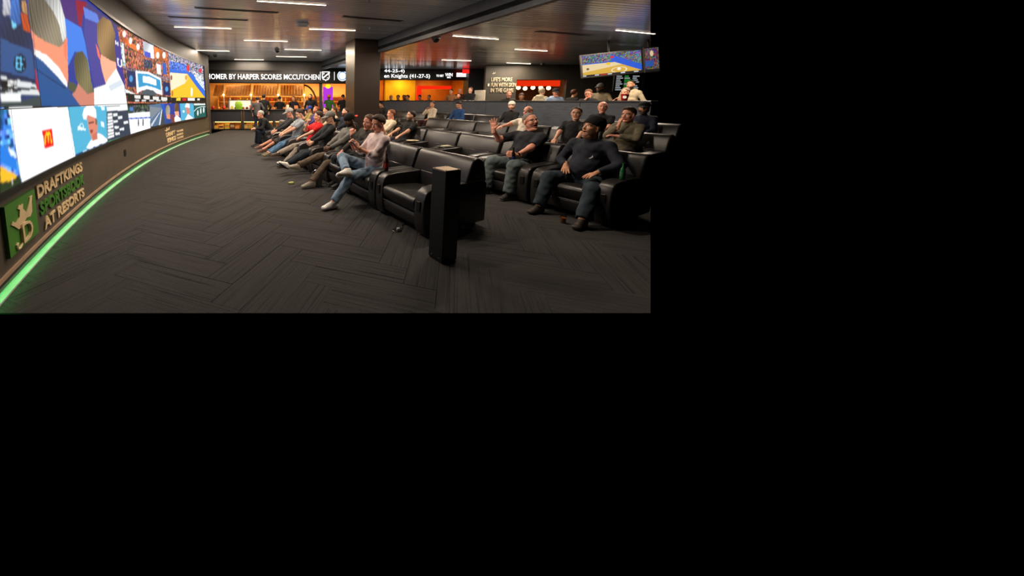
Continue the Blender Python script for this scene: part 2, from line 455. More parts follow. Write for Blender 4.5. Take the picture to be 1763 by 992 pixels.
# ================================================================== VIDEO WALL
LED_SHAPES = [
((34,48,84),1,[(12.91,2.406),(12.39,2.555),(12.27,1.486),(13.13,1.501)]),
((60,110,190),1,[(12.7,2.402),(12.52,2.494),(12.54,2.249),(12.67,2.19),(12.76,2.265)]),
((170,170,180),1,[(12.83,2.388),(12.71,2.421),(12.72,2.284),(12.87,2.24)]),
((215,85,25),1,[(12.51,2.344),(12.37,2.365),(12.36,2.193),(12.52,2.193)]),
((200,150,100),1,[(12.47,2.465),(12.38,2.488),(12.37,2.365),(12.49,2.36)]),
((110,190,220),0,[(12.73,2.231),(12.64,2.229),(12.65,2.184),(12.72,2.175)]),
((46,78,128),0,[(12.96,2.045),(12.37,2.027),(12.38,1.757),(13.02,1.782)]),
((16,26,48),0,[(12.52,1.893),(12.53,1.86),(12.56,1.831),(12.61,1.808),(12.65,1.794),(12.7,1.791),(12.74,1.798),(12.76,1.814),(12.78,1.838),(12.78,1.866),(12.76,1.896),(12.74,1.924),(12.7,1.947),(12.65,1.963),(12.61,1.969),(12.57,1.964),(12.53,1.948),(12.52,1.923)]),
((95,190,235),0,[(12.71,1.916),(12.63,1.926),(12.62,1.937),(12.71,1.926)]),
((95,190,235),0,[(12.72,1.92),(12.75,1.826),(12.72,1.828),(12.7,1.923)]),
((95,190,235),0,[(12.74,1.822),(12.65,1.824),(12.65,1.834),(12.73,1.832)]),
((95,190,235),0,[(12.76,1.865),(12.68,1.873),(12.68,1.883),(12.75,1.875)]),
((95,190,235),0,[(12.63,1.93),(12.56,1.926),(12.55,1.937),(12.62,1.94)]),
((95,190,235),0,[(12.64,1.875),(12.57,1.877),(12.56,1.887),(12.63,1.885)]),
((95,190,235),0,[(12.65,1.824),(12.59,1.83),(12.58,1.84),(12.65,1.834)]),
((95,190,235),0,[(12.64,1.93),(12.66,1.828),(12.64,1.83),(12.61,1.933)]),
((28,40,70),0,[(13.02,1.782),(12.38,1.757),(12.35,1.715),(13.03,1.752)]),
((205,210,212),0,[(13.03,1.742),(12.38,1.708),(12.29,1.606),(13.07,1.599)]),
((35,45,60),0,[(12.76,1.664),(12.39,1.677),(12.35,1.66),(12.76,1.631)]),
((18,20,22),0,[(13.04,1.718),(12.75,1.735),(12.77,1.663),(13.06,1.653)]),
((240,240,240),0,[(12.92,1.713),(12.9,1.714),(12.91,1.671),(12.93,1.67)]),
((240,240,240),0,[(12.89,1.715),(12.87,1.716),(12.88,1.672),(12.9,1.671)]),
((240,240,240),0,[(12.86,1.717),(12.83,1.718),(12.85,1.673),(12.87,1.672)]),
((240,240,240),0,[(12.82,1.719),(12.8,1.72),(12.81,1.675),(12.83,1.674)]),
((240,240,240),0,[(12.79,1.721),(12.77,1.722),(12.78,1.676),(12.8,1.675)]),
((40,44,48),0,[(13.06,1.648),(12.76,1.658),(12.77,1.615),(13.07,1.609)]),
((210,210,210),0,[(12.93,1.641),(12.92,1.641),(12.93,1.621),(12.94,1.62)]),
((210,210,210),0,[(12.91,1.642),(12.9,1.642),(12.91,1.621),(12.92,1.621)]),
((210,210,210),0,[(12.89,1.642),(12.88,1.643),(12.88,1.622),(12.9,1.621)]),
((210,210,210),0,[(12.87,1.643),(12.86,1.643),(12.86,1.622),(12.88,1.622)]),
((228,230,230),0,[(13.07,1.604),(12.71,1.61),(12.73,1.544),(13.08,1.545)]),
((58,68,70),0,[(13.08,1.545),(12.73,1.544),(12.28,1.593),(12.27,1.486),(13.09,1.5)]),
((170,20,50),0,[(12.34,1.862),(12.31,1.841),(12.28,1.619),(12.36,1.666)]),
((38,54,138),0,[(12.37,2.526),(10.46,3.065),(8.87,2.989),(8.64,1.427),(12.27,1.489)]),
((70,60,110),0,[(10.48,3.008),(8.87,2.989),(8.86,2.851),(10.61,2.867)]),
((58,118,215),0,[(11.35,2.561),(10.74,2.571),(10.64,2.389),(10.54,1.987),(10.73,2.042),(11.07,2.206),(11.38,1.978),(11.33,2.322)]),
((70,40,110),0,[(11.41,2.783),(10.38,3.018),(10.64,2.774),(10.74,2.571),(11.32,2.56),(11.44,2.657)]),
((135,24,50),0,[(10.88,2.913),(10.41,2.991),(10.64,2.756),(10.73,2.579),(10.85,2.59)]),
((90,120,205),0,[(10.58,2.892),(9.96,2.937),(9.87,2.818),(10.28,2.581),(10.55,2.743)]),
((66,62,140),0,[(10.55,2.743),(10.0,2.791),(10.05,2.466),(9.82,1.815),(10.41,1.747),(10.55,2.151),(10.65,2.527)]),
((222,138,108),0,[(12.35,2.429),(12.34,2.245),(12.24,2.204),(11.95,2.178),(11.6,2.175),(11.41,2.308),(11.32,2.324),(11.42,1.821),(11.49,1.71),(11.72,1.86),(12.0,1.958),(12.31,2.022)]),
((235,120,90),0,[(11.45,2.332),(11.37,2.361),(11.34,2.276),(11.42,2.036),(11.48,2.089)]),
((112,104,88),1,[(12.33,2.526),(11.45,2.771),(11.34,2.577),(11.34,2.336),(11.46,2.24),(11.6,2.172),(11.98,2.172),(12.24,2.197),(12.34,2.238),(12.35,2.382)]),
((172,174,172),1,[(11.92,2.639),(11.45,2.771),(11.34,2.577),(11.34,2.336),(11.49,2.244),(11.53,2.433),(11.68,2.555)]),
((240,240,238),0,[(12.3,2.054),(11.99,2.027),(11.67,1.922),(11.47,1.772),(11.49,1.703),(11.8,1.826),(12.1,1.935),(12.32,1.986)]),
((32,78,134),0,[(12.31,1.998),(12.1,1.948),(11.8,1.84),(11.49,1.71),(11.24,1.557),(11.02,1.467),(12.27,1.488),(12.32,1.84)]),
((14,30,56),0,[(12.32,1.854),(11.55,1.688),(11.53,1.699),(12.31,1.863)]),
((72,80,62),0,[(11.43,1.79),(11.18,1.771),(10.99,1.644),(11.3,1.645),(11.46,1.696)]),
((192,122,104),0,[(11.06,1.793),(10.74,1.639),(10.4,1.703),(10.36,1.461),(11.06,1.472),(11.35,1.629),(11.21,1.672)]),
((98,92,64),1,[(11.16,2.065),(11.03,2.192),(10.78,2.243),(10.6,2.144),(10.53,1.84),(10.45,1.673),(10.74,1.645),(11.01,1.745),(11.16,1.837)]),
((236,164,134),0,[(9.95,2.301),(9.51,2.271),(9.16,2.265),(9.12,2.141),(9.74,1.872),(9.83,1.836),(9.96,2.036),(10.01,2.173)]),
((240,110,80),0,[(10.16,2.449),(10.02,2.351),(9.99,2.195),(10.11,2.261)]),
((124,98,64),1,[(10.01,2.778),(9.68,2.966),(9.26,2.984),(9.05,2.813),(9.15,2.267),(9.51,2.267),(9.94,2.299),(10.07,2.484)]),
((56,46,134),0,[(9.11,2.711),(8.8,2.669),(8.58,2.152),(8.68,1.816),(9.15,2.174)]),
((240,240,245),0,[(9.09,2.667),(9.09,2.598),(9.03,2.609),(9.03,2.679)]),
((240,240,245),0,[(8.96,2.666),(8.96,2.595),(8.9,2.606),(8.9,2.678)]),
((240,240,245),0,[(9.08,2.619),(8.95,2.626),(8.93,2.648),(9.06,2.64)]),
((240,240,245),0,[(9.06,2.346),(9.05,2.206),(8.98,2.215),(9.0,2.355)]),
((240,240,245),0,[(8.84,2.349),(8.83,2.215),(8.77,2.223),(8.77,2.358)]),
((240,240,245),0,[(8.97,2.206),(8.86,2.198),(8.82,2.218),(8.94,2.227)]),
((240,240,245),0,[(9.05,2.341),(8.96,2.328),(8.92,2.348),(9.01,2.36)]),
((228,230,228),0,[(9.74,1.883),(9.16,2.15),(8.72,1.84),(8.63,1.432),(10.49,1.459),(10.43,1.731),(9.84,1.819)]),
((196,206,216),0,[(9.7,1.799),(8.94,1.952),(8.81,1.861),(9.58,1.715)]),
((120,74,56),2,[(8.87,2.997),(4.88,3.039),(4.86,1.454),(8.6,1.488)]),
((205,92,28),1,[(8.82,2.859),(7.31,2.756),(7.3,2.654),(8.33,2.709),(8.74,2.797)]),
((205,105,40),1,[(6.18,3.002),(5.01,2.977),(5.0,2.753),(6.15,2.7)]),
((225,222,215),0,[(8.35,2.927),(8.37,2.901),(8.39,2.876),(8.43,2.855),(8.47,2.839),(8.51,2.832),(8.55,2.833),(8.57,2.843),(8.59,2.86),(8.59,2.883),(8.58,2.908),(8.55,2.932),(8.52,2.954),(8.48,2.97),(8.44,2.978),(8.4,2.977),(8.37,2.968),(8.36,2.95)]),
((225,222,215),0,[(7.94,2.856),(7.96,2.829),(7.99,2.803),(8.02,2.781),(8.07,2.765),(8.11,2.758),(8.15,2.76),(8.18,2.771),(8.19,2.79),(8.19,2.814),(8.18,2.84),(8.15,2.866),(8.12,2.888),(8.07,2.904),(8.03,2.912),(7.99,2.91),(7.96,2.899),(7.95,2.881)]),
((225,222,215),0,[(7.41,2.811),(7.42,2.782),(7.45,2.754),(7.49,2.731),(7.54,2.715),(7.59,2.708),(7.63,2.711),(7.66,2.723),(7.68,2.743),(7.68,2.769),(7.67,2.797),(7.64,2.824),(7.6,2.847),(7.55,2.864),(7.5,2.872),(7.46,2.869),(7.43,2.857),(7.41,2.837)]),
((225,222,215),0,[(5.75,2.834),(5.77,2.799),(5.8,2.767),(5.85,2.74),(5.9,2.722),(5.96,2.715),(6.01,2.719),(6.05,2.735),(6.07,2.76),(6.07,2.791),(6.06,2.824),(6.02,2.856),(5.98,2.883),(5.92,2.902),(5.86,2.91),(5.81,2.906),(5.77,2.891),(5.75,2.866)]),
((225,222,215),0,[(5.13,2.915),(5.15,2.879),(5.19,2.844),(5.24,2.815),(5.3,2.796),(5.36,2.789),(5.41,2.794),(5.45,2.81),(5.47,2.837),(5.48,2.869),(5.46,2.905),(5.43,2.939),(5.38,2.968),(5.32,2.988),(5.26,2.996),(5.2,2.992),(5.16,2.976),(5.14,2.949)]),
((215,222,235),1,[(7.13,2.996),(6.26,3.029),(6.26,2.674),(7.13,2.664)]),
((60,76,190),0,[(7.08,2.766),(6.56,2.791),(6.55,2.652),(7.07,2.636)]),
((36,50,70),2,[(7.16,2.564),(6.47,2.596),(6.48,2.389),(7.17,2.349)]),
((150,190,190),2,[(8.77,2.697),(8.56,2.693),(8.55,2.219),(8.76,2.257)]),
((225,232,230),0,[(6.1,2.559),(5.69,2.575),(5.71,2.292),(6.07,2.292)]),
((40,90,180),0,[(5.54,2.648),(5.16,2.66),(5.18,2.332),(5.52,2.321)]),
((90,80,84),2,[(8.67,2.247),(5.05,2.282),(4.88,2.139),(8.66,2.149)]),
((22,40,88),0,[(8.48,2.188),(7.88,2.194),(7.89,1.839),(8.51,1.837)]),
((70,140,200),0,[(8.11,2.025),(8.12,1.999),(8.15,1.976),(8.19,1.957),(8.23,1.946),(8.27,1.944),(8.31,1.951),(8.34,1.965),(8.36,1.985),(8.36,2.009),(8.34,2.034),(8.32,2.057),(8.28,2.076),(8.24,2.087),(8.2,2.09),(8.16,2.085),(8.13,2.07),(8.11,2.05)]),
((22,40,88),0,[(5.6,2.099),(4.89,2.102),(4.91,1.698),(5.62,1.717)]),
((80,150,205),0,[(5.09,1.9),(5.11,1.872),(5.14,1.848),(5.19,1.829),(5.24,1.818),(5.29,1.817),(5.34,1.825),(5.38,1.841),(5.4,1.863),(5.41,1.889),(5.39,1.916),(5.36,1.94),(5.31,1.959),(5.26,1.971),(5.21,1.973),(5.16,1.966),(5.12,1.95),(5.1,1.927)]),
((228,236,240),0,[(7.87,2.216),(6.83,2.276),(5.73,2.183),(5.72,1.704),(6.27,1.752),(6.93,1.838),(7.5,1.784),(7.89,1.706)]),
((40,142,190),0,[(7.74,2.172),(6.85,2.218),(5.83,2.128),(5.8,1.833),(6.41,1.895),(7.08,1.919),(7.71,1.846)]),
((222,236,242),0,[(7.34,2.14),(6.78,2.16),(6.19,2.115),(6.21,1.952),(6.82,1.981),(7.36,1.978)]),
((70,84,92),0,[(7.67,1.71),(7.1,1.833),(6.52,1.813),(6.1,1.701),(6.97,1.674)]),
((222,226,226),0,[(8.69,1.78),(7.89,1.683),(4.82,1.659),(4.84,1.58),(7.92,1.594),(8.67,1.71)]),
((24,24,26),0,[(8.61,1.701),(4.82,1.668),(4.83,1.479),(8.6,1.525)]),
((214,214,210),0,[(8.08,1.669),(7.62,1.667),(7.64,1.592),(8.09,1.599)]),
((214,214,210),0,[(7.37,1.664),(6.87,1.661),(6.89,1.58),(7.39,1.587)]),
((214,214,210),0,[(6.6,1.657),(6.05,1.653),(6.07,1.564),(6.61,1.574)]),
((214,214,210),0,[(5.84,1.65),(5.25,1.644),(5.27,1.547),(5.86,1.559)]),
((205,205,205),0,[(8.07,1.567),(7.75,1.567),(7.75,1.531),(8.07,1.532)]),
((205,205,205),0,[(7.55,1.568),(7.2,1.569),(7.21,1.529),(7.56,1.53)]),
((205,205,205),0,[(6.91,1.569),(6.54,1.57),(6.55,1.528),(6.92,1.529)]),
((205,205,205),0,[(6.31,1.571),(5.91,1.571),(5.92,1.526),(6.32,1.527)]),
((205,205,205),0,[(5.76,1.572),(5.34,1.573),(5.35,1.525),(5.77,1.526)]),
((110,112,130),2,[(4.88,3.039),(0.97,3.138),(0.87,1.418),(4.86,1.454)]),
((52,92,200),2,[(4.75,2.781),(3.29,2.864),(2.4,2.772),(2.77,2.62),(4.75,2.535)]),
((44,104,206),0,[(4.8,2.546),(2.77,2.635),(0.76,2.371),(0.86,1.635),(2.9,2.525),(4.82,2.414)]),
((210,40,50),0,[(2.61,2.771),(2.63,2.726),(2.66,2.685),(2.72,2.652),(2.78,2.632),(2.84,2.626),(2.9,2.636),(2.95,2.66),(2.97,2.694),(2.98,2.736),(2.96,2.78),(2.92,2.82),(2.87,2.854),(2.8,2.875),(2.74,2.882),(2.68,2.873),(2.64,2.849),(2.61,2.814)]),
((205,40,80),0,[(1.13,2.81),(1.14,2.777),(1.18,2.747),(1.24,2.721),(1.3,2.705),(1.37,2.699),(1.44,2.705),(1.49,2.721),(1.52,2.745),(1.52,2.775),(1.51,2.807),(1.47,2.837),(1.41,2.862),(1.35,2.879),(1.28,2.886),(1.22,2.881),(1.17,2.865),(1.13,2.841)]),
((190,200,215),2,[(2.3,2.706),(0.99,2.57),(0.88,1.979),(1.99,2.42)]),
((236,184,44),0,[(4.82,2.427),(2.9,2.536),(0.86,1.669),(4.88,1.636)]),
((238,218,186),0,[(4.82,2.427),(2.99,2.522),(2.86,2.363),(3.3,2.157),(4.83,1.856)]),
((225,150,30),0,[(2.94,2.394),(2.96,2.361),(2.98,2.331),(3.02,2.307),(3.07,2.293),(3.12,2.29),(3.16,2.299),(3.19,2.317),(3.21,2.344),(3.21,2.376),(3.2,2.408),(3.17,2.438),(3.13,2.462),(3.09,2.476),(3.04,2.48),(3.0,2.472),(2.96,2.453),(2.95,2.426)]),
((245,240,230),0,[(2.4,1.876),(2.42,1.815),(2.45,1.762),(2.49,1.722),(2.53,1.7),(2.57,1.7),(2.6,1.72),(2.63,1.759),(2.64,1.811),(2.64,1.87),(2.62,1.93),(2.59,1.983),(2.56,2.024),(2.51,2.046),(2.47,2.048),(2.44,2.028),(2.41,1.99),(2.4,1.937)]),
((130,80,60),0,[(4.6,2.281),(4.61,2.253),(4.63,2.226),(4.67,2.206),(4.7,2.194),(4.74,2.192),(4.77,2.2),(4.79,2.217),(4.8,2.24),(4.8,2.268),(4.79,2.296),(4.77,2.322),(4.74,2.342),(4.7,2.354),(4.67,2.357),(4.64,2.35),(4.61,2.333),(4.6,2.309)]),
((190,110,60),0,[(4.6,1.773),(4.61,1.74),(4.63,1.711),(4.66,1.689),(4.7,1.677),(4.73,1.677),(4.77,1.688),(4.79,1.709),(4.8,1.737),(4.8,1.769),(4.79,1.801),(4.76,1.83),(4.73,1.852),(4.7,1.865),(4.66,1.866),(4.63,1.855),(4.61,1.834),(4.6,1.806)]),
((26,26,26),0,[(4.82,1.643),(0.86,1.669),(0.85,1.54),(4.83,1.542)]),
((225,200,60),0,[(4.31,1.634),(3.83,1.638),(3.85,1.535),(4.33,1.535)]),
((200,40,40),0,[(3.66,1.632),(3.16,1.636),(3.18,1.534),(3.68,1.535)]),
((222,224,226),0,[(3.02,1.637),(2.17,1.643),(2.18,1.54),(3.04,1.541)]),
((220,220,220),0,[(1.87,1.629),(1.56,1.631),(1.57,1.557),(1.88,1.556)]),
((40,30,20),0,[(4.85,1.536),(0.85,1.54),(0.86,1.427),(4.83,1.454)]),
((56,112,196),2,[(13.11,1.488),(12.97,1.489),(12.89,0.826),(13.27,0.844)]),
((40,120,214),0,[(13.18,1.219),(12.95,1.107),(12.94,0.949),(13.22,1.072)]),
((225,235,245),0,[(13.05,1.17),(13.04,1.165),(13.05,1.117),(13.06,1.123)]),
((225,235,245),0,[(13.04,1.161),(13.02,1.156),(13.03,1.109),(13.04,1.114)]),
((225,235,245),0,[(13.02,1.153),(13.0,1.148),(13.01,1.1),(13.03,1.105)]),
((225,235,245),0,[(13.0,1.145),(12.99,1.139),(12.99,1.091),(13.01,1.097)]),
((225,235,245),0,[(12.98,1.136),(12.97,1.131),(12.97,1.082),(12.99,1.088)]),
((225,235,245),0,[(12.96,1.127),(12.95,1.122),(12.95,1.073),(12.97,1.079)]),
((225,235,245),0,[(12.94,1.118),(12.93,1.113),(12.93,1.064),(12.95,1.069)]),
((232,178,44),0,[(13.22,1.051),(12.95,0.913),(13.06,0.899),(13.25,0.926)]),
((44,58,34),0,[(13.25,0.926),(13.06,0.899),(12.91,0.919),(12.89,0.822),(13.28,0.839)]),
((210,210,200),0,[(13.07,0.913),(13.07,0.86),(13.06,0.858),(13.06,0.911)]),
((246,246,248),0,[(12.97,1.49),(11.54,1.472),(11.43,0.827),(12.89,0.824)]),
((222,24,22),0,[(12.34,1.256),(12.08,1.255),(12.07,1.061),(12.32,1.063)]),
((255,205,40),0,[(12.29,1.102),(12.25,1.186),(12.28,1.189),(12.31,1.106)]),
((255,205,40),0,[(12.25,1.184),(12.21,1.217),(12.24,1.222),(12.28,1.19)]),
((255,205,40),0,[(12.24,1.219),(12.22,1.185),(12.19,1.186),(12.21,1.22)]),
((255,205,40),0,[(12.22,1.186),(12.22,1.119),(12.2,1.117),(12.19,1.185)]),
((255,205,40),0,[(12.22,1.117),(12.22,1.114),(12.2,1.116),(12.2,1.119)]),
((255,205,40),0,[(12.2,1.117),(12.18,1.194),(12.21,1.196),(12.22,1.119)]),
((255,205,40),0,[(12.18,1.192),(12.16,1.218),(12.18,1.223),(12.21,1.197)]),
((255,205,40),0,[(12.18,1.219),(12.15,1.188),(12.13,1.191),(12.16,1.222)]),
((255,205,40),0,[(12.15,1.19),(12.14,1.098),(12.12,1.097),(12.13,1.189)]),
((255,205,40),0,[(12.14,1.097),(12.14,1.094),(12.11,1.095),(12.12,1.099)]),
((78,166,200),0,[(11.54,1.472),(9.88,1.46),(10.0,0.852),(11.43,0.827)]),
((24,60,110),0,[(11.45,0.862),(9.99,0.882),(10.0,0.825),(11.43,0.816)]),
((200,220,235),0,[(11.14,0.849),(10.98,0.85),(10.99,0.864),(11.15,0.863)]),
((200,220,235),0,[(10.88,0.849),(10.71,0.851),(10.73,0.866),(10.89,0.864)]),
((200,220,235),0,[(10.61,0.851),(10.43,0.853),(10.44,0.869),(10.62,0.866)]),
((200,220,235),0,[(10.28,0.854),(10.08,0.857),(10.09,0.874),(10.29,0.87)]),
((225,240,245),0,[(11.25,1.214),(11.18,1.203),(10.95,1.152),(10.96,1.135),(11.26,1.164)]),
((225,240,245),0,[(11.17,1.197),(11.13,1.232),(11.16,1.236),(11.19,1.201)]),
((225,240,245),0,[(11.14,1.23),(11.09,1.236),(11.1,1.245),(11.15,1.239)]),
((225,240,245),0,[(11.1,1.237),(11.05,1.215),(11.03,1.22),(11.08,1.243)]),
((225,240,245),0,[(11.06,1.218),(11.05,1.179),(11.02,1.178),(11.03,1.218)]),
((225,240,245),0,[(11.05,1.176),(11.04,1.174),(11.02,1.179),(11.03,1.181)]),
((215,235,242),0,[(10.26,1.219),(10.09,1.19),(10.09,1.105),(10.24,1.139)]),
((215,235,242),0,[(10.19,1.452),(9.99,1.448),(10.0,1.39),(10.14,1.39)]),
((238,240,240),0,[(10.99,0.897),(10.82,0.964),(10.64,1.0),(10.42,1.043),(10.25,1.003),(9.99,0.895),(9.99,0.866),(10.92,0.863)]),
((206,128,106),0,[(10.85,1.354),(10.45,1.285),(10.41,1.162),(10.49,1.028),(10.47,0.96),(10.71,0.952),(10.79,1.067),(10.84,1.174)]),
((190,110,92),0,[(10.7,1.048),(10.48,1.07),(10.47,0.96),(10.7,0.95)]),
((110,60,50),0,[(10.81,1.242),(10.57,1.242),(10.57,1.212),(10.81,1.211)]),
((140,60,60),0,[(10.78,1.117),(10.63,1.115),(10.67,1.077),(10.76,1.075)]),
((120,90,70),0,[(10.5,1.287),(10.41,1.249),(10.44,1.165),(10.51,1.191)]),
((244,244,244),0,[(11.03,1.361),(10.94,1.436),(10.81,1.472),(10.54,1.473),(10.43,1.402),(10.44,1.278),(10.83,1.349),(10.89,1.281),(11.0,1.294)]),
((52,62,78),0,[(9.88,1.46),(8.61,1.444),(8.55,0.765),(10.0,0.825)]),
((222,224,228),0,[(9.88,1.444),(8.62,1.444),(8.63,1.357),(9.89,1.363)]),
((226,228,230),0,[(9.86,1.324),(9.61,1.325),(9.62,1.285),(9.87,1.284)]),
((226,228,230),0,[(9.88,1.27),(9.61,1.27),(9.62,1.23),(9.88,1.229)]),
((226,228,230),0,[(9.89,1.216),(9.61,1.215),(9.61,1.175),(9.89,1.175)]),
((226,228,230),0,[(9.91,1.162),(9.61,1.159),(9.61,1.119),(9.91,1.121)]),
((226,228,230),0,[(9.92,1.108),(9.61,1.104),(9.61,1.064),(9.92,1.067)]),
((226,228,230),0,[(9.93,1.054),(9.61,1.049),(9.61,1.008),(9.94,1.013)]),
((226,228,230),0,[(9.95,1.0),(9.61,0.993),(9.61,0.953),(9.95,0.96)]),
((226,228,230),0,[(9.96,0.947),(9.61,0.937),(9.61,0.897),(9.97,0.906)]),
((220,224,226),0,[(9.56,1.31),(9.31,1.311),(9.31,1.269),(9.57,1.27)]),
((220,224,226),0,[(9.58,1.193),(9.32,1.188),(9.32,1.146),(9.58,1.153)]),
((220,224,226),0,[(9.54,1.082),(9.28,1.072),(9.29,1.03),(9.55,1.041)]),
((220,224,226),0,[(9.53,0.965),(9.27,0.951),(9.27,0.908),(9.53,0.924)]),
((220,224,226),0,[(9.29,1.247),(9.02,1.245),(9.02,1.201),(9.29,1.205)]),
((220,224,226),0,[(9.25,1.024),(8.97,1.013),(8.97,0.968),(9.25,0.982)]),
((220,224,226),0,[(8.96,1.134),(8.67,1.128),(8.67,1.081),(8.96,1.09)]),
((70,130,90),0,[(9.96,0.863),(8.55,0.825),(8.54,0.794),(9.97,0.835)]),
((46,62,58),2,[(8.61,1.444),(6.97,1.447),(6.94,1.268),(8.61,1.27)]),
((70,120,190),0,[(8.47,1.412),(8.23,1.407),(8.25,1.329),(8.49,1.336)]),
((238,240,242),0,[(8.62,1.276),(6.95,1.268),(6.98,0.794),(8.54,0.8)]),
((48,86,190),0,[(8.6,1.188),(6.96,1.132),(6.96,1.099),(8.59,1.158)]),
((70,76,84),0,[(7.88,1.041),(7.89,1.011),(7.91,0.985),(7.93,0.966),(7.95,0.957),(7.96,0.959),(7.98,0.97),(7.99,0.991),(7.99,1.018),(7.98,1.048),(7.97,1.078),(7.96,1.104),(7.94,1.123),(7.92,1.132),(7.9,1.131),(7.89,1.12),(7.88,1.099),(7.88,1.072)]),
((70,76,84),0,[(7.52,1.024),(7.53,0.992),(7.54,0.965),(7.56,0.945),(7.58,0.936),(7.6,0.937),(7.62,0.949),(7.63,0.971),(7.63,0.999),(7.62,1.031),(7.61,1.062),(7.6,1.089),(7.58,1.109),(7.56,1.119),(7.54,1.118),(7.52,1.106),(7.51,1.085),(7.51,1.056)]),
((84,108,136),0,[(6.96,1.443),(5.55,1.461),(5.52,0.812),(6.95,0.815)]),
((120,130,140),0,[(6.95,1.397),(5.81,1.334),(6.87,1.062)]),
((30,84,180),0,[(5.97,1.464),(5.55,1.461),(5.52,0.821),(5.77,0.854),(5.82,1.306)]),
((60,70,80),0,[(5.86,1.292),(5.73,1.26),(5.54,0.822),(6.29,0.823)]),
((220,226,230),0,[(5.86,1.292),(5.8,1.291),(6.11,0.836),(6.25,0.833)]),
((190,200,210),0,[(5.86,1.298),(6.89,0.856),(6.92,0.936)]),
((24,28,34),0,[(6.92,0.872),(6.1,0.864),(6.09,0.807),(6.92,0.818)]),
((44,62,150),0,[(5.55,1.461),(3.97,1.446),(3.92,0.783),(5.52,0.812)]),
((130,124,108),1,[(5.04,1.239),(5.06,1.18),(5.11,1.13),(5.18,1.095),(5.27,1.078),(5.35,1.082),(5.42,1.105),(5.47,1.145),(5.5,1.196),(5.51,1.253),(5.48,1.309),(5.43,1.358),(5.36,1.395),(5.28,1.413),(5.2,1.412),(5.13,1.391),(5.07,1.351),(5.04,1.299)]),
((214,140,112),0,[(5.47,1.133),(5.08,1.116),(5.06,0.96),(5.41,0.979)]),
((34,70,130),0,[(5.52,1.015),(5.01,0.957),(4.99,0.814),(5.5,0.82)]),
((120,90,60),1,[(4.09,1.295),(4.11,1.238),(4.17,1.189),(4.24,1.154),(4.33,1.137),(4.42,1.14),(4.49,1.163),(4.55,1.201),(4.59,1.251),(4.59,1.307),(4.57,1.362),(4.51,1.41),(4.44,1.445),(4.35,1.464),(4.27,1.463),(4.19,1.443),(4.13,1.405),(4.09,1.353)]),
((230,160,130),0,[(4.57,1.193),(4.13,1.178),(4.1,1.024),(4.56,1.045)]),
((228,228,226),0,[(4.81,0.945),(4.36,1.07),(3.96,0.931),(3.92,0.79),(4.81,0.817)]),
((120,60,60),0,[(5.0,1.113),(4.67,1.099),(4.62,0.837),(4.98,0.829)]),
((80,166,200),0,[(3.97,1.446),(2.38,1.432),(2.34,0.796),(3.91,0.797)]),
((206,128,106),0,[(3.33,1.296),(2.93,1.306),(2.85,1.06),(3.21,1.037)]),
((244,244,244),0,[(3.42,1.316),(3.25,1.44),(2.87,1.436),(2.85,1.267)]),
((238,240,240),0,[(3.46,0.868),(3.09,1.051),(2.58,0.895),(2.38,0.806),(3.42,0.811)]),
((220,235,240),0,[(3.69,1.198),(3.46,1.192),(3.48,1.121),(3.7,1.129)]),
((28,88,84),0,[(2.38,1.432),(0.9,1.418),(0.83,0.77),(2.34,0.796)]),
((210,214,210),0,[(2.33,1.431),(0.9,1.418),(0.89,1.349),(2.33,1.361)]),
((220,230,228),0,[(2.36,1.111),(1.9,1.237),(1.95,1.256),(2.4,1.129)]),
((220,230,228),0,[(1.91,1.234),(1.29,1.283),(1.3,1.308),(1.93,1.258)]),
((220,230,228),0,[(1.3,1.283),(0.87,1.266),(0.86,1.292),(1.29,1.308)]),
((220,230,228),0,[(0.89,1.27),(0.88,1.266),(0.82,1.283),(0.83,1.288)]),
((222,226,220),0,[(1.81,1.04),(1.82,0.998),(1.84,0.962),(1.87,0.936),(1.9,0.923),(1.93,0.924),(1.95,0.94),(1.97,0.968),(1.98,1.005),(1.98,1.046),(1.97,1.087),(1.95,1.123),(1.92,1.149),(1.89,1.163),(1.86,1.162),(1.83,1.147),(1.82,1.119),(1.81,1.081)]),
((222,226,220),0,[(1.42,1.109),(1.43,1.066),(1.45,1.029),(1.48,1.002),(1.51,0.988),(1.54,0.99),(1.57,1.006),(1.59,1.034),(1.6,1.072),(1.6,1.115),(1.59,1.157),(1.56,1.194),(1.54,1.221),(1.51,1.235),(1.48,1.234),(1.45,1.219),(1.43,1.19),(1.42,1.152)]),
((222,226,220),0,[(1.04,1.14),(1.05,1.096),(1.07,1.058),(1.1,1.03),(1.13,1.016),(1.16,1.017),(1.19,1.033),(1.21,1.063),(1.22,1.101),(1.21,1.145),(1.2,1.188),(1.18,1.226),(1.15,1.254),(1.12,1.269),(1.09,1.268),(1.07,1.252),(1.05,1.223),(1.04,1.184)]),
]

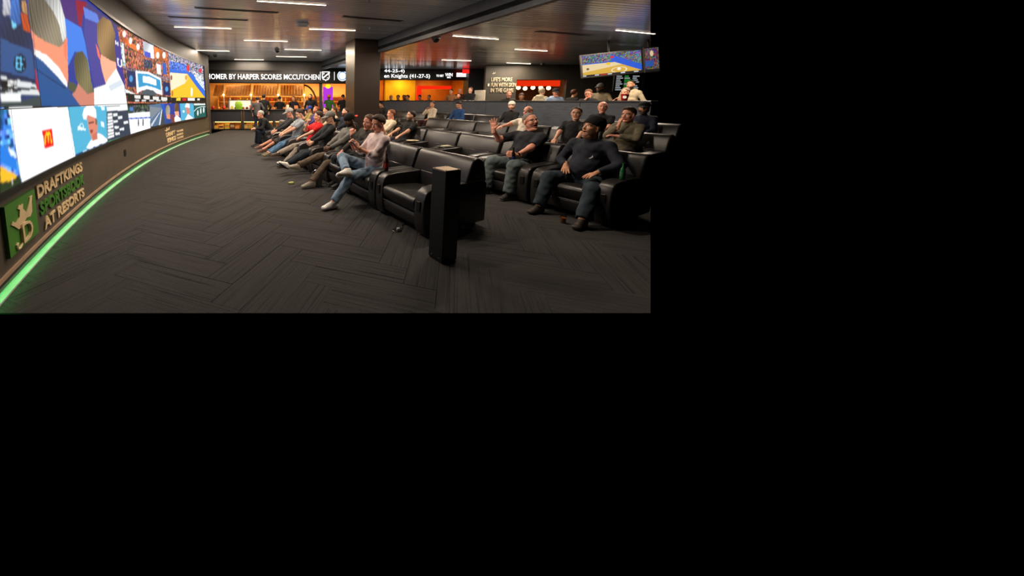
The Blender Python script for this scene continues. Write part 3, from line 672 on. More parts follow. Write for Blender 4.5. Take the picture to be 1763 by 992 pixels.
rng = np.random.default_rng(5)
def paint(pa, pz, shapes):
    n = pa.size; col = np.zeros((n, 3), np.float32)
    for c, nz, pts in shapes:
        P = np.array(pts); x0, y0 = P.min(0); x1, y1 = P.max(0)
        idx = np.nonzero((pa >= x0) & (pa <= x1) & (pz >= y0) & (pz <= y1))[0]
        if idx.size == 0: continue
        x, y = pa[idx], pz[idx]; ins = np.zeros(idx.size, bool)
        for (ax, ay), (bx, by) in zip(pts, pts[1:] + pts[:1]):
            if ay == by: continue
            ins ^= ((ay > y) != (by > y)) & (x < (bx - ax) * (y - ay) / (by - ay) + ax)
        k = idx[ins]; cc = np.array(c, np.float32) / 255
        v = np.repeat(cc[None], k.size, 0)
        if nz:
            blk = (np.floor(pa[k] / .045).astype(int) * 73856093 ^ np.floor(pz[k] / .04).astype(int) * 19349663) & 1023
            tab = rng.random((1024, 3)).astype(np.float32)
            lum = tab[blk][:, :1]
            if nz == 1: v = cc[None] * (1 + .16 * np.sin(pa[k] * 90 + 4 * np.sin(pz[k] * 7))[:, None] * np.sin(pz[k] * 11 + pa[k] * 23)[:, None] + .22 * np.sin(pz[k] * 5 + pa[k] * 4)[:, None])
            else: v = cc[None] * (.35 + 1.5 * lum) + .22 * (tab[blk] - .5)
        col[k] = np.clip(v, 0, 1)
    return col ** PICTURE_GAMMA

def picture_object(name, mt, pts_fn, us, vs, cols, parent):
    nu, nv = len(us), len(vs)
    verts = [pts_fn(u, v) for v in vs for u in us]
    faces = [(j * nu + i, j * nu + i + 1, (j + 1) * nu + i + 1, (j + 1) * nu + i) for j in range(nv - 1) for i in range(nu - 1)]
    me = bpy.data.meshes.new(name); me.from_pydata(verts, [], faces); me.materials.append(mt)
    at = me.color_attributes.new('picture', 'FLOAT_COLOR', 'POINT')
    at.data.foreach_set('color', np.concatenate([cols, np.ones((cols.shape[0], 1), np.float32)], 1).astype(np.float32).ravel())
    me.update(); o = bpy.data.objects.new(name, me)
    return link(o, parent)

M_pic = picture_mat('led_picture', SCREEN_POWER)
vw = empty('video_wall', arc(7, .8), 0, 'huge curved video wall of many sports pictures on the taupe wall', 'video wall')
bpy.context.view_layer.update()
OX = Vector(arc(7, .8))
def on_wall(a, z): p = arc(a, z, .05); return (p[0] - OX.x, p[1] - OX.y, p[2] - OX.z)
TOPZ, MIDZ, BOTZ = 3.04, 1.48, .845
panels = [('T', 14.1, 12.29, 'studio broadcast cut off by the edge of the photo'), ('T', 12.29, 8.74, 'two men in suits seen from behind'), ('T', 8.74, 4.84, 'television studio with a curved white desk'), ('T', 4.84, .86, 'basketball court with a blue-lined crowd'),
          ('B', 14.1, 12.93, 'slice of a basketball court'), ('B', 12.93, 11.5, 'white picture with a red square emblem'), ('B', 11.5, 9.94, 'man in a white cap against teal'), ('B', 9.94, 8.6, 'dark tournament bracket chart'), ('B', 8.6, 7.0, 'white ice rink with a blue line'), ('B', 7.0, 5.55, 'grey road with blue light streaks'), ('B', 5.55, 3.95, 'small picture of two men from behind'), ('B', 3.95, 2.38, 'small picture of a man in a white cap'), ('B', 2.38, .86, 'green court with white figures')]
for row, a0, a1, txt in panels:
    z0, z1 = (MIDZ + .004, TOPZ) if row == 'T' else (BOTZ, MIDZ - .004)
    du = .014 if a0 > 8 else .03
    us = np.linspace(a0 - .004, a1 + .004, max(8, int((a0 - a1) / du)))
    vs = np.linspace(z0, z1, int((z1 - z0) / .0125))
    g = np.meshgrid(us, vs)
    cols = paint(g[0].ravel(), g[1].ravel(), LED_SHAPES).reshape(len(vs), len(us), 3)
    if a0 > 8:                                    # the big pictures are softly focused
        for _ in range(1):
            p_ = np.pad(cols, ((1, 1), (1, 1), (0, 0)), 'edge'); cols = (p_[:-2, 1:-1] + p_[2:, 1:-1] + p_[1:-1, :-2] + p_[1:-1, 2:] + 2 * p_[1:-1, 1:-1]) / 6
    cols = cols.reshape(-1, 3)
    o = picture_object('picture', M_pic, on_wall, us, vs, cols, vw); o['label'] = txt
m = MB()
def arc_slab_local(m, *args):
    k = len(m.v); arc_slab(m, *args); m.v[k:] = [(p[0] - OX.x, p[1] - OX.y, p[2] - OX.z) for p in m.v[k:]]
arc_slab_local(m, 14.15, .80, BOTZ - .02, TOPZ + .02, 0.0, .044, 60)
m.build('cabinet', M_black, vw)
m = MB()
arc_slab_local(m, 14.15, .72, TOPZ, TOPZ + .05, 0, .07, 60); arc_slab_local(m, 14.15, .72, BOTZ - .05, BOTZ, 0, .07, 60); arc_slab_local(m, .86, .72, BOTZ - .05, TOPZ + .05, 0, .07, 2)
m.build('bezel', M_black, vw)

# ---- lettering on the curved wall
def wrap_text(me, a_left, z_base, a_width, height, off, slant=0.0):
    """lay a flat text mesh on the curve; text runs with decreasing arc length"""
    xs = [v.co.x for v in me.vertices]; ys = [v.co.y for v in me.vertices]
    x0, x1, y0, y1 = min(xs), max(xs), min(ys), max(ys); zs = [v.co.z for v in me.vertices]; zm = min(zs)
    for v in me.vertices:
        fx = (v.co.x - x0) / (x1 - x0); fy = (v.co.y - y0) / (y1 - y0)
        v.co = Vector(arc(a_left - fx * a_width, z_base + fy * height + slant * fx, off + (v.co.z - zm)))
def wall_letters(body, a_left, z_base, a_width, height, mt, root, slant=0.0, bold=.034, depth=.006):
    me = text_mesh(body, 1, bold, depth); wrap_text(me, a_left, z_base, a_width, height, .002, slant)
    for v in me.vertices: v.co -= root.location
    me.materials.clear(); me.materials.append(mt); o = bpy.data.objects.new('lettering', me); return link(o, root)
M_tan = mat('letter_sand', (222, 196, 150), .5); M_grn = mat('letter_green', (66, 128, 40), .45); M_grnbd = mat('plaque_green', (70, 130, 42), .45, 0, .08, 60, .06, 4)
sg = empty('wall_sign', arc(11.8, .25), 0, 'raised three-line sand and green lettering on the curved wall beside the green plaque', 'sign')
wall_letters('DRAFTKINGS', 12.50, .585, 1.40, .135, M_tan, sg)
wall_letters('SPORTSBOOK', 12.47, .40, 1.40, .14, M_grn, sg)
wall_letters('AT RESORTS', 12.42, .235, 1.30, .125, M_tan, sg)
# green plaque with crowned letter
pq = empty('plaque', arc(12.9, .28), 0, 'square green plaque with a sand crown above a letter D', 'sign')
m = MB(); arc_slab(m, 13.19, 12.61, .285, .715, .0, .03, 6); m.v = [tuple(Vector(p) - pq.location) for p in m.v]; m.build('board', M_grnbd, pq)
def plaque_poly(pts, a0, a1, z0, z1, off, th, mt, root, name):
    bm = bmesh.new(); vs = [bm.verts.new((x, y, 0)) for x, y in pts]; f = bm.faces.new(vs); bmesh.ops.triangulate(bm, faces=[f])
    r = bmesh.ops.extrude_face_region(bm, geom=bm.faces[:])
    for v in [g for g in r['geom'] if isinstance(g, bmesh.types.BMVert)]: v.co.z = th
    bmesh.ops.recalc_face_normals(bm, faces=bm.faces[:])
    mm = MB(); mm.bm(bm); mm.v = [tuple(Vector(arc(a0 + (a1 - a0) * x, z0 + (z1 - z0) * y, off + z)) - root.location) for x, y, z in mm.v]
    return mm.build(name, mt, root)
CROWN = [(.30, .50), (.20, .62), (.02, .60), (.10, .56), (.16, .40), (.24, .54), (.0, .0)]
crown = [(.30, .44), (.18, .56), (.10, .62), (.14, .68), (.24, .60), (.36, .66), (.40, .80), (.34, .84), (.39, .91), (.45, .86), (.52, .88), (.50, .78), (.60, .66), (.72, .80), (.78, .92), (.86, .93), (.82, .80), (.80, .60), (.72, .52), (.58, .55), (.42, .46)]
plaque_poly(crown, 13.19, 12.61, .275, .705, .031, .008, M_tan, pq, 'crown')
me = text_mesh('D', 1, .0, .01); wrap_text(me, 12.98, .32, .20, .17, .031)
for v in me.vertices: v.co -= pq.location
me.materials.clear(); me.materials.append(M_tan); o = link(bpy.data.objects.new('letter', me), pq)
m = MB(); m.path([tuple(Vector(arc(13.0 + dx, .31 + dz, .034)) - pq.location) for dx, dz in ((-.03, .02), (.03, -.005), (.07, .0), (.085, .035), (.06, .05))], .011, 8); m.build('flourish', M_tan, pq)
# second sign near the far end
s2 = empty('wall_sign', arc(4.6, .2), 0, 'small sand crown emblem with stacked lettering near the far end of the curved wall', 'sign')
plaque_poly(crown, 5.65, 4.95, .50, .75, .004, .012, M_tan, s2, 'crown')
wall_letters('DRAFT', 5.45, .43, .95, .14, M_tan, s2); wall_letters('KINGS', 5.35, .24, .9, .15, M_tan, s2)
for k, t in enumerate(('THE GAME', 'INSIDE', 'THE GAME')): wall_letters(t, 4.35, .46 - k * .115, .72, .075, M_tan, s2)
m = MB(); arc_slab(m, 8.92, 8.80, .43, .56, 0, .012, 2); o = m.build('outlet_plate', M_black); tag(o, 'small black outlet plate on the curved wall under the screens', 'outlet')

# ================================================================== CEILING FITTINGS
M_lamp = emit('lamp_warm_white', (255, 228, 196), 7.0)
M_alu = mat('lamp_rail_aluminium', (150, 150, 150), .35, .8)
def lamp(x, y, ang, ln, z, label):
    r = empty('linear_lamp', (x, y, z), math.radians(ang), label, 'lamp', 'linear ceiling lamps')
    m = MB(); m.box(-ln / 2 - .02, ln / 2 + .02, -.03, .03, -.008, .012, 0, .003, 1); m.build('rail', M_alu, r)
    m = MB(); m.box(-ln / 2, ln / 2, -.02, .02, -.014, -.008, 0, .004, 2); m.build('diffuser', M_lamp, r)
    ld = bpy.data.lights.new('lamp_light', 'AREA'); ld.shape = 'RECTANGLE'; ld.size = ln; ld.size_y = .04; ld.energy = LAMP_POWER * ln / 1.46; ld.color = (1.0, .82, .64)
    lo = bpy.data.objects.new('lamp_light', ld); lo.location = (0, 0, -.02); link(lo, r)
    return r
for x, y, a, l, z, t in [
    (-.7, 7.2, 12, 1.46, CEIL_A, 'long bright linear lamp nearest the camera at the top of the left ceiling'),
    (-3.46, 9.56, 8, 1.55, CEIL_A, 'linear lamp in the ceiling above the studio picture of the video wall'),
    (.21, 9.83, 8, 1.37, CEIL_A, 'linear lamp just left of the dark pillar'),
    (-2.05, 11.6, 9, 1.48, CEIL_A, 'linear lamp in the middle of the left ceiling behind the wall-side lamp'),
    (-4.75, 13.85, 10, 1.5, CEIL_A, 'linear lamp near the far end of the video wall'),
    (-.9, 13.6, 8, 1.5, CEIL_A, 'linear lamp between the small ceiling domes and the pillar'),
    (-1.6, 15.72, 8, 1.42, CEIL_A, 'linear lamp above the right half of the bar ticker'),
    (-3.85, 16.85, 8, 1.45, CEIL_A, 'linear lamp against the dark wall above the bar ticker'),
    (4.1, 9.12, 18, 1.52, CEIL_B, 'linear lamp in the lower ceiling beside the dome camera'),
    (7.0, 11.36, 16, 1.38, CEIL_B, 'linear lamp in the lower ceiling between the dome camera and the televisions'),
    (8.9, 15.3, 17, 1.4, CEIL_B, 'linear lamp in the lower ceiling in front of the slogan wall'),
    (7.75, 8.4, 18, 1.45, CEIL_B, 'linear lamp in the lower ceiling above the hanging televisions'),
    (5.6, 14.2, 12, 1.4, CEIL_B, 'linear lamp reflected in the ceiling before the right ticker'),
    (-1.9, 4.8, 12, 1.2, CEIL_A, 'added unseen linear lamp overhead beside the near end of the video wall'),  # out-of-view lamp added to light the near left side
    (2.3, 5.0, 12, .8, CEIL_A, 'added unseen fill lamp overhead above the gap between the first two rows')]:  # extra lamp out of view, added to brighten the seated faces
    lamp(x, y, a, l, z, t)

def dome(x, y, z, r, label):
    e = empty('dome_camera', (x, y, z), 0, label, 'camera')
    m = MB(); m.lathe([(r * .98, 0), (r, -.02), (r * .95, -.045), (r * .8, -.05)][::-1]); m.build('housing', mat('camera_grey', (120, 120, 122), .4), e, smooth=True)
    m = MB(); m.lathe([(.004, -.05 - r * .72), (r * .35, -.05 - r * .66), (r * .6, -.05 - r * .45), (r * .75, -.05 - r * .15), (r * .76, -.045)]); m.build('dome', mat('smoked_glass', (10, 10, 12), .06, 0, 0, 0, 0, 1, .8), e, smooth=True)
dome(3.02, 9.15, CEIL_B, .12, 'large dark dome camera on the lower ceiling beside the step')
dome(-4.95, 15.0, CEIL_A, .1, 'small dome camera on the ceiling above the far end of the video wall')
dome(-1.95, 13.6, CEIL_A, .11, 'small dome camera on the ceiling between two linear lamps')
dome(10.0, 15.3, CEIL_B, .1, 'small dome camera on the lower ceiling near the slogan wall')
e = empty('access_point', (-.61, 9.04, CEIL_A), math.radians(12), 'white boxy access point on the ceiling near the pillar', 'access point')
m = MB(); m.box(-.15, .15, -.13, .13, -.07, 0, 0, .02, 2); m.build('case', mat('white_plastic', (205, 208, 210), .4), e); m = MB(); m.box(-.11, .11, -.09, .09, -.076, -.07, 0, .003, 1); m.build('cover', mat('white_plastic_grille', (175, 178, 182), .5), e)
def vent(p, q, z, label):
    p, q = Vector(p), Vector(q); c = (p + q) / 2; L = (q - p).length; a = math.atan2(q.y - p.y, q.x - p.x)
    e = empty('slot_diffuser', (c.x, c.y, z), a, label, 'vent')
    m = MB(); m.box(-L / 2, L / 2, -.07, .07, -.006, .006); m.build('frame', mat('vent_grey', (90, 92, 94), .4, .4), e)
    for s in (-.032, .032):
        m = MB(); m.box(-L / 2 + .03, L / 2 - .03, s - .02, s + .02, -.009, -.006); m.build('slot', M_black, e)
vent((-2.91, 7.56), (-1.1, 7.99), CEIL_A, 'long black slot vent in the left ceiling, nearer one'); vent((-3.88, 8.37), (-1.98, 8.72), CEIL_A, 'long slot vent in the left ceiling beside the curved wall')
vent((.43, 8.31), (2.0, 8.8), CEIL_A, 'slot vent in the ceiling beside the step'); vent((5.24, 8.32), (7.0, 8.85), CEIL_B, 'slot vent in the lower ceiling')
def sprinkler(x, y, z, t):
    e = empty('sprinkler', (x, y, z), 0, t, 'sprinkler')
    m = MB(); m.lathe([(.02, -.03), (.035, -.012), (.04, 0)]); m.build('rosette', mat('chrome', (190, 190, 192), .2, 1), e); m = MB(); m.tube((0, 0, -.05), (0, 0, -.03), .006); m.lathe([(.02, -.056), (.02, -.052)]); m.build('deflector', mat('chrome', (190, 190, 192), .2, 1), e)
sprinkler(.9, 6.95, CEIL_A, 'small sprinkler in the ceiling near the top of the photo'); sprinkler(1.28, 9.6, CEIL_A, 'small sprinkler in the ceiling in front of the pillar')

# ================================================================== TICKERS AND SIGNS ON THE BACK WALL
M_white = emit('led_white', (255, 255, 255), 1.6)
M_tick = mat('ticker_face', (34, 32, 30), .35)
def back_text(body, root, d0, z0, width, height, mt, y=-.115, bold=.008, name='lettering'):
    me = text_mesh(body, 1, bold, .004); xs = [v.co.x for v in me.vertices]; ys = [v.co.y for v in me.vertices]
    x0, x1, y0, y1 = min(xs), max(xs), min(ys), max(ys)
    for v in me.vertices:
        v.co = Vector((d0 + (v.co.x - x0) / (x1 - x0) * width, y - v.co.z, z0 + (v.co.y - y0) / (y1 - y0) * height))
    me.materials.clear(); me.materials.append(mt); return link(bpy.data.objects.new(name, me), root)
tk = empty('ticker_sign', (BACK_A.x, BACK_A.y, 0), BR, 'long black ticker above the bar with white baseball headline and league badges', 'sign')
m = MB(); m.box(0.1, 8.3, -.1, 0, 2.5, 3.1, 0, .01, 1); m.build('panel', M_tick, tk)
m = MB(); m.box(0.1, 8.3, -.13, -.1, 3.07, 3.12); m.box(.1, 8.3, -.13, -.1, 2.47, 2.51); m.build('frame', M_black, tk)
back_text('HOMER BY HARPER SCORES MCCUTCHEN', tk, .17, 2.645, 5.83, .27, M_white)
SHIELD = [(-.3, .42), (-.2, .36), (-.08, .42), (0, .36), (.08, .42), (.2, .36), (.3, .42), (.36, .3), (.31, .15), (.34, -.1), (.26, -.3), (.06, -.36), (0, -.44), (-.06, -.36), (-.26, -.3), (-.34, -.1), (-.31, .15), (-.36, .3)]
def flat_poly(pts, root, d, z, k, mt, y, name):
    m = MB(); m.prism([(d + px * k, z + pz * k) for px, pz in pts], y - .004, y, 'y'); return m.build(name, mt, root)
b_ = flat_poly(SHIELD, tk, 6.34, 2.84, .62, M_white, -.101, 'badge')
flat_poly([(px * .8, pz * .8) for px, pz in SHIELD], tk, 6.34, 2.84, .62, M_tick, -.106, 'badge_field')
flat_poly([(-.26, -.12), (-.24, -.24), (.26, .16), (.24, .28)], tk, 6.34, 2.84, .62, M_white, -.112, 'badge_band')
flat_poly([(-.2, .1), (-.1, .18), (-.14, .26), (-.22, .24)], tk, 6.34, 2.84, .62, M_white, -.112, 'badge_band'); flat_poly([(.06, -.2), (.2, -.08), (.16, -.2)], tk, 6.34, 2.84, .62, M_white, -.112, 'badge_band')
for d in (6.05, 6.8): m = MB(); m.box(d - .012, d + .012, -.105, -.1, 2.62, 3.06); m.build('divider_bar', M_white, tk)
circ = [(math.cos(i * math.pi / 12), math.sin(i * math.pi / 12)) for i in range(24)]
flat_poly(circ, tk, 7.23, 2.85, .27, M_white, -.101, 'badge'); flat_poly(circ, tk, 7.23, 2.85, .235, emit('badge_blue', (70, 130, 190), 1.2), -.106, 'badge_field'); flat_poly(circ, tk, 7.23, 2.85, .19, emit('badge_pale', (225, 236, 245), 1.3), -.111, 'badge_field')
tk2 = empty('ticker_sign', (BACK_A.x, BACK_A.y, 0), BR, 'black ticker right of the pillar with white hockey records', 'sign')
m = MB(); m.box(8.9, 14.5, -.1, 0, 2.68, 3.25, 0, .01, 1); m.build('panel', M_tick, tk2)
back_text('44-25-4)', tk2, 9.5, 3.0, 1.12, .22, M_white); back_text('en Knights (41-27-5)', tk2, 9.5, 2.71, 2.55, .26, M_white)
back_text('TO BET', tk2, 12.4, 2.83, .42, .12, M_white); back_text('WIN', tk2, 12.9, 2.86, .42, .18, M_white); back_text('BIG', tk2, 13.02, 2.76, .2, .08, M_white)
for k in range(4): m = MB(); m.box(13.55, 14.4 - .12 * (k % 2), -.105, -.1, 3.02 - k * .06, 3.055 - k * .06); m.build('text_line', M_white, tk2)
ex = empty('exit_sign', (BACK_A.x + 0, BACK_A.y, 0), BR, 'small glowing red exit sign hanging before the right ticker', 'sign')
m = MB(); m.box(13.7, 14.05, -.5, -.44, 3.0, 3.2, 0, .01, 1); m.build('case', emit('exit_red', (255, 30, 24), 1.6), ex); m = MB(); m.tube((13.87, -.47, 3.2), (13.87, -.47, CEIL_B), .01); m.build('stem', M_alu, ex)
# slogan
sl = empty('wall_slogan', (7.9, 15.99, 1.6), 0, 'cream slogan lettering with small crown on the dark wall left of the red opening', 'sign')
M_cr = mat('slogan_cream', (190, 178, 150), .6)
def front_text(body, root, x0, z0, w, h, mt, depth=.01, bold=.0, y=0.0):
    me = text_mesh(body, 1, bold, depth); xs = [v.co.x for v in me.vertices]; ys = [v.co.y for v in me.vertices]
    a, b2, c, d = min(xs), max(xs), min(ys), max(ys)
    for v in me.vertices: v.co = Vector((x0 + (v.co.x - a) / (b2 - a) * w, y - v.co.z - depth, z0 + (v.co.y - c) / (d - c) * h)) - root.location
    me.materials.clear(); me.materials.append(mt); return link(bpy.data.objects.new('lettering', me), root)
front_text("LIFE'S MORE", sl, 8.02, 2.46, 1.02, .2, M_cr, y=15.99, bold=.02); front_text('FUN WITH SKIN', sl, 8.02, 2.2, 1.22, .2, M_cr, y=15.99, bold=.02); front_text('IN THE GAME', sl, 8.02, 1.94, 1.12, .2, M_cr, y=15.99, bold=.02)
m = MB(); m.prism([(8.02 + x * .22 - 7.9, 2.72 + z * .2 - 1.6) for x, z in crown], -.01, 0, 'y'); m.build('crown', M_cr, sl)
m = MB(); m.box(7.86 - 7.9, 7.95 - 7.9, -.02, 0, 2.22 - 1.6, 2.36 - 1.6, 0, .01, 1); m.build('switch', mat('ivory', (220, 210, 190), .5), sl)

# ================================================================== SPEAKER TOWER
M_tower = mat('tower_black_ash', (13, 13, 15), .42, 0, .25, 90, .25, 6, stretch=(8, 8, 1))
tw = empty('speaker_tower', (1.157, 3.045, 0), math.radians(23), 'tall narrow black tower with a pale wooden top beside the front armchair', 'tower')
wd = .185
m = MB(); m.box(-wd / 2, wd / 2, -wd / 2 + .0, wd / 2, 0.012, .90, 0, .003, 1); m.build('body', M_tower, tw)
m = MB(); m.box(-wd / 2 + .004, wd / 2 - .004, -wd / 2 + .004, wd / 2 - .004, .90, .908, 0, .002, 1)
m.build('top_plate', mat('oak_veneer', (196, 160, 116), .5, 0, .1, 60, .25, 5, stretch=(1, 8, 1)), tw)
for x in (-1, 1):
    for y in (-1, 1):
        m = MB(); m.lathe([(.006, .908), (.006, .912)], 10, 0, (x * wd * .4, y * wd * .4, 0)); m.build('corner_peg', M_black, tw)
M_steel = mat('screw_steel', (210, 212, 215), .2, 1)
for y, z in ((-.055, .045), (.05, .045)):
    m = MB(); m.tube((-wd / 2 - .003, y, z), (-wd / 2, y, z), .006, n=12); m.build('screw', M_steel, tw)
m = MB()
pr = [(math.cos(i * .35) * .018, math.sin(i * .35) * .018) for i in range(-3, 13)]
m.path([(x + .02, -wd / 2 - .0015, z + .66) for x, z in pr], .0022, 6); m.path([(.02, -wd / 2 - .0015, .655), (.02, -wd / 2 - .0015, .675)], .0022, 6); m.build('emblem', mat('emblem_grey', (84, 84, 86), .4), tw)
m = MB(); m.box(.0, .04, -wd / 2 - .001, -wd / 2, .603, .611); m.build('nameplate', mat('emblem_grey', (84, 84, 86), .4), tw)
m = MB(); m.box(-wd / 2 + .008, wd / 2 - .008, -wd / 2 + .008, wd / 2 - .008, 0, .012); m.build('base', M_black, tw)

# ================================================================== ARMCHAIRS
M_leather = mat('black_leather', (38, 36, 35), .34, 0, .12, 140, .12, 5, .6)
M_pipe = mat('leather_piping', (60, 60, 62), .35)
def make_chair():
    r = empty('armchair', (0, 0, 0), FACE, 'black leather armchair', 'armchair', 'black leather armchairs in rows')
    HW = .5
    m = MB(); m.box(-.86, -.07, -.34, .34, .07, .27, 0, .02, 2); m.build('base', M_leather, r, smooth=True)
    m = MB(); m.prism([(-.70, .28), (-.70, .40), (-.10, .435), (-.02, .425), (.012, .385), (.0, .31), (-.03, .262), (-.10, .25)], -.325, .325, 'y', 0, .022, 3); m.build('seat', M_leather, r, smooth=True)
    m = MB(); m.prism([(-.10, .24), (-.02, .24), (-.008, .20), (-.03, .09), (-.10, .08)], -.325, .325, 'y', 0, .015, 2)
    fp = m.build('front_panel', M_leather, r, smooth=True)
    m = MB(); m.tube((-.008, -.32, .238), (-.008, .32, .238), .007, n=8); m.build('piping', M_pipe, fp)
    for sgn in (1, -1):
        y0, y1 = (.325, HW) if sgn > 0 else (-HW, -.325)
        prof = [(-.95, .08), (-.95, .56), (-.92, .585), (-.60, .585), (-.20, .575), (-.09, .56), (-.03, .52), (.0, .44), (.01, .30), (.0, .12), (-.03, .03), (-.10, .03)]
        m = MB(); m.prism(prof, y0 + .003, y1 - .003, 'y', 0, .028, 3); arm = m.build('arm', M_leather, r, smooth=True)
        m = MB(); m.box(.008, .02, (y0 + y1) / 2 - .03, (y0 + y1) / 2 + .03, .30, .42, 0, .006, 2); m.build('control_panel', M_black, arm)
    m = MB(); m.prism([(-.615, .57), (-.70, .80), (-.735, .855), (-.80, .875), (-.87, .845), (-.915, .76), (-.95, .57)], -HW + .006, HW - .006, 'y', 0, .03, 3); m.prism([(-.575, .36), (-.615, .59), (-.94, .59), (-.95, .12), (-.86, .12), (-.76, .36)], -.322, .322, 'y', 0, .01, 1); m.build('backrest', M_leather, r, smooth=True)
    for y in (-.36, .36):
        m = MB(); m.box(-.93, -.80, y - .02, y + .02, 0, .07, 0, .004, 1); m.build('leg', mat('leg_steel', (120, 118, 112), .3, .9), r); m = MB(); m.box(-.20, -.12, y - .02, y + .02, 0, .07, 0, .004, 1); m.build('leg', mat('leg_steel', (120, 118, 112), .3, .9), r)
    return r
chair0 = make_chair(); used = [False]
def chair(s, t, z, label, sy=1.0):
    p = XY(s, t)
    if not used[0]:
        used[0] = True; chair0.location = (p.x, p.y, z); chair0['label'] = label; chair0.scale = (1, sy, 1); return chair0
    return copy_tree(chair0, (p.x, p.y, z), FACE, label, (1, sy, 1))
chair(.5, 0, 0, 'empty black leather armchair behind the black speaker tower')
chair(1.52, 0, 0, 'black leather armchair under the man in the pale pink shirt', 1.0)
for s, t in ((2.42, 'black armchair under the person with a hand on the chin'), (3.22, 'black armchair under the man in the red-brimmed cap'), (4.03, 'black armchair under the man in the grey cap and dark jacket'), (4.85, 'black armchair under the man in the red shirt'), (5.7, 'black armchair under the man in the grey tee'), (6.5, 'black armchair under the far man with grey hair and cap'), (7.35, 'black armchair farthest along the front row'), (8.2, 'black armchair under the man leaning forward at the end of the front row')):
    chair(s, 0, 0, t, .8)
T2 = 2.25
for s, t in ((-.16, 'black armchair under the man in the black beanie'), (.88, 'black armchair under the man raising his hand'), (1.92, 'empty black armchair next to the man raising his hand'), (2.95, 'empty black armchair next to the man in the black polo'), (3.98, 'black armchair under the man in the black polo'), (5.0, 'black armchair under the man in the cream shirt'), (6.7, 'black armchair under the bearded man in navy'), (7.6, 'black armchair under the man in the pale jacket'), (8.4, 'black armchair under the dark-haired man near the bar'), (9.3, 'black armchair under the orange-haired man near the bar'), (10.2, 'black armchair last in the second row near the bar')):
    chair(s, T2 if s < 5.5 else T2 - .5, 0, t, 1.0 if s < 5.5 else .82)
T3, Z3 = 4.5, .1
for s, t in ((.45, 'black armchair under the man in the olive hoodie'), (1.47, 'black armchair under the man with glasses in black'), (2.49, 'black armchair under the man in the white tee'), (3.51, 'empty black armchair beside the man in the white tee'), (4.53, 'empty black armchair in the third row before the man in blue'), (5.55, 'empty rounded black armchair at the far end of the third row')):
    chair(s, T3, Z3, t)
T4, Z4 = 6.2, .2
for s, t in ((.95, 'black armchair under the bearded man in the black cap'), (1.95, 'black armchair under the bald man in black'), (4.1, 'black armchair under the man in the backward white cap'), (5.1, 'empty black armchair beside the man in blue'), (6.1, 'black armchair under the man in the blue top'), (7.4, 'black armchair under the woman in the cream jacket'), (8.6, 'empty black armchair beside the woman in the cream jacket'), (9.7, 'empty black armchair near the pillar'), (10.7, 'black armchair under the man bending forward by the pillar')):
    chair(s, T4, Z4, t)
# stepped platforms under the two rear rows
def platform(t0, t1, z0, z1, name):
    a, bb = lim_s((t0 + t1) / 2, z1) , 12.5
    p = [XY(lim_s(t0, 0), t0), XY(bb, t0), XY(bb, t1), XY(lim_s(t1, 0), t1)]
    m = MB(); m.prism([tuple(v) for v in p], z0, z1, 'z'); tag(m.build(name, MATS['platform_carpet']), kind='structure')
platform(3.9, 5.75, 0, Z3, 'floor_step'); platform(5.75, TDIV, 0, Z4, 'floor_step')

# ================================================================== TELEVISIONS
def court_cols(us, vs):
    g = np.meshgrid(us, vs); x, y = g[0].ravel(), g[1].ravel(); n = x.size
    c = np.tile(np.array([[.36, .38, .44]], np.float32), (n, 1))
    blk = (np.floor(x * 60).astype(int) * 73856093 ^ np.floor(y * 34).astype(int) * 19349663) & 1023
    tab = np.random.default_rng(2).random((1024, 3)).astype(np.float32); c *= (.25 + 1.5 * tab[blk])
    def put(mask, col): c[mask] = np.array(col) / 255
    put((y < .62) & (x < .56) & (y > .56), (54, 96, 205)); put((x > .5) & (y < .86 - (x - .56) * 1.2) , (40, 90, 210))
    put((x > .8) & (y > 1.18 - x * .62), (90, 96, 120)); m_ = (x > .8) & (y > 1.18 - x * .62); c[m_] *= (.4 + 1.3 * tab[blk[m_]])
    fl = (y < .56) & (y < .56 - (x - .56) * 1.1); put(fl, (216, 170, 66)); put(fl & (y > .2 + x * .35), (232, 208, 160))
    put((np.hypot(x - .52, (y - .80) * .6) < .03), (220, 40, 40)); put(np.hypot((x - .45) * 1.4, (y - .52) * .8) < .05, (235, 190, 20)); put(np.hypot((x - .62) * 2, (y - .24)) < .06, (245, 240, 225)); put(np.hypot((x - .1) * 2, y - .36) < .05, (110, 70, 60))
    put(abs(np.hypot((x - .62), (y - .2)) - .12) < .008, (245, 240, 220)); put(y < .09, (30, 30, 34)); put((y < .08) & (y > .02) & (np.floor(x * 14).astype(int) % 3 == 0), (200, 205, 210)); put((y < .08) & (x > .3) & (x < .42), (180, 50, 40))
    return np.clip(c, 0, 1) ** 2.2
def studio_cols(us, vs):
    g = np.meshgrid(us, vs); x, y = g[0].ravel(), g[1].ravel()
    blk = (np.floor(x * 16).astype(int) * 73856093 ^ np.floor(y * 20).astype(int) * 19349663) & 1023
    tab = np.random.default_rng(9).random((1024, 3)).astype(np.float32); c = np.array([[.34, .26, .30]], np.float32) * (.3 + 1.4 * tab[blk])
    c[(y < .45) & (y > .2) & (x < .6)] = np.array((40, 80, 150)) / 255; c[y < .1] = .1; c[np.hypot(x - .5, y - .75) < .12] = np.array((220, 190, 150)) / 255
    return np.clip(c, 0, 1) ** 2.2
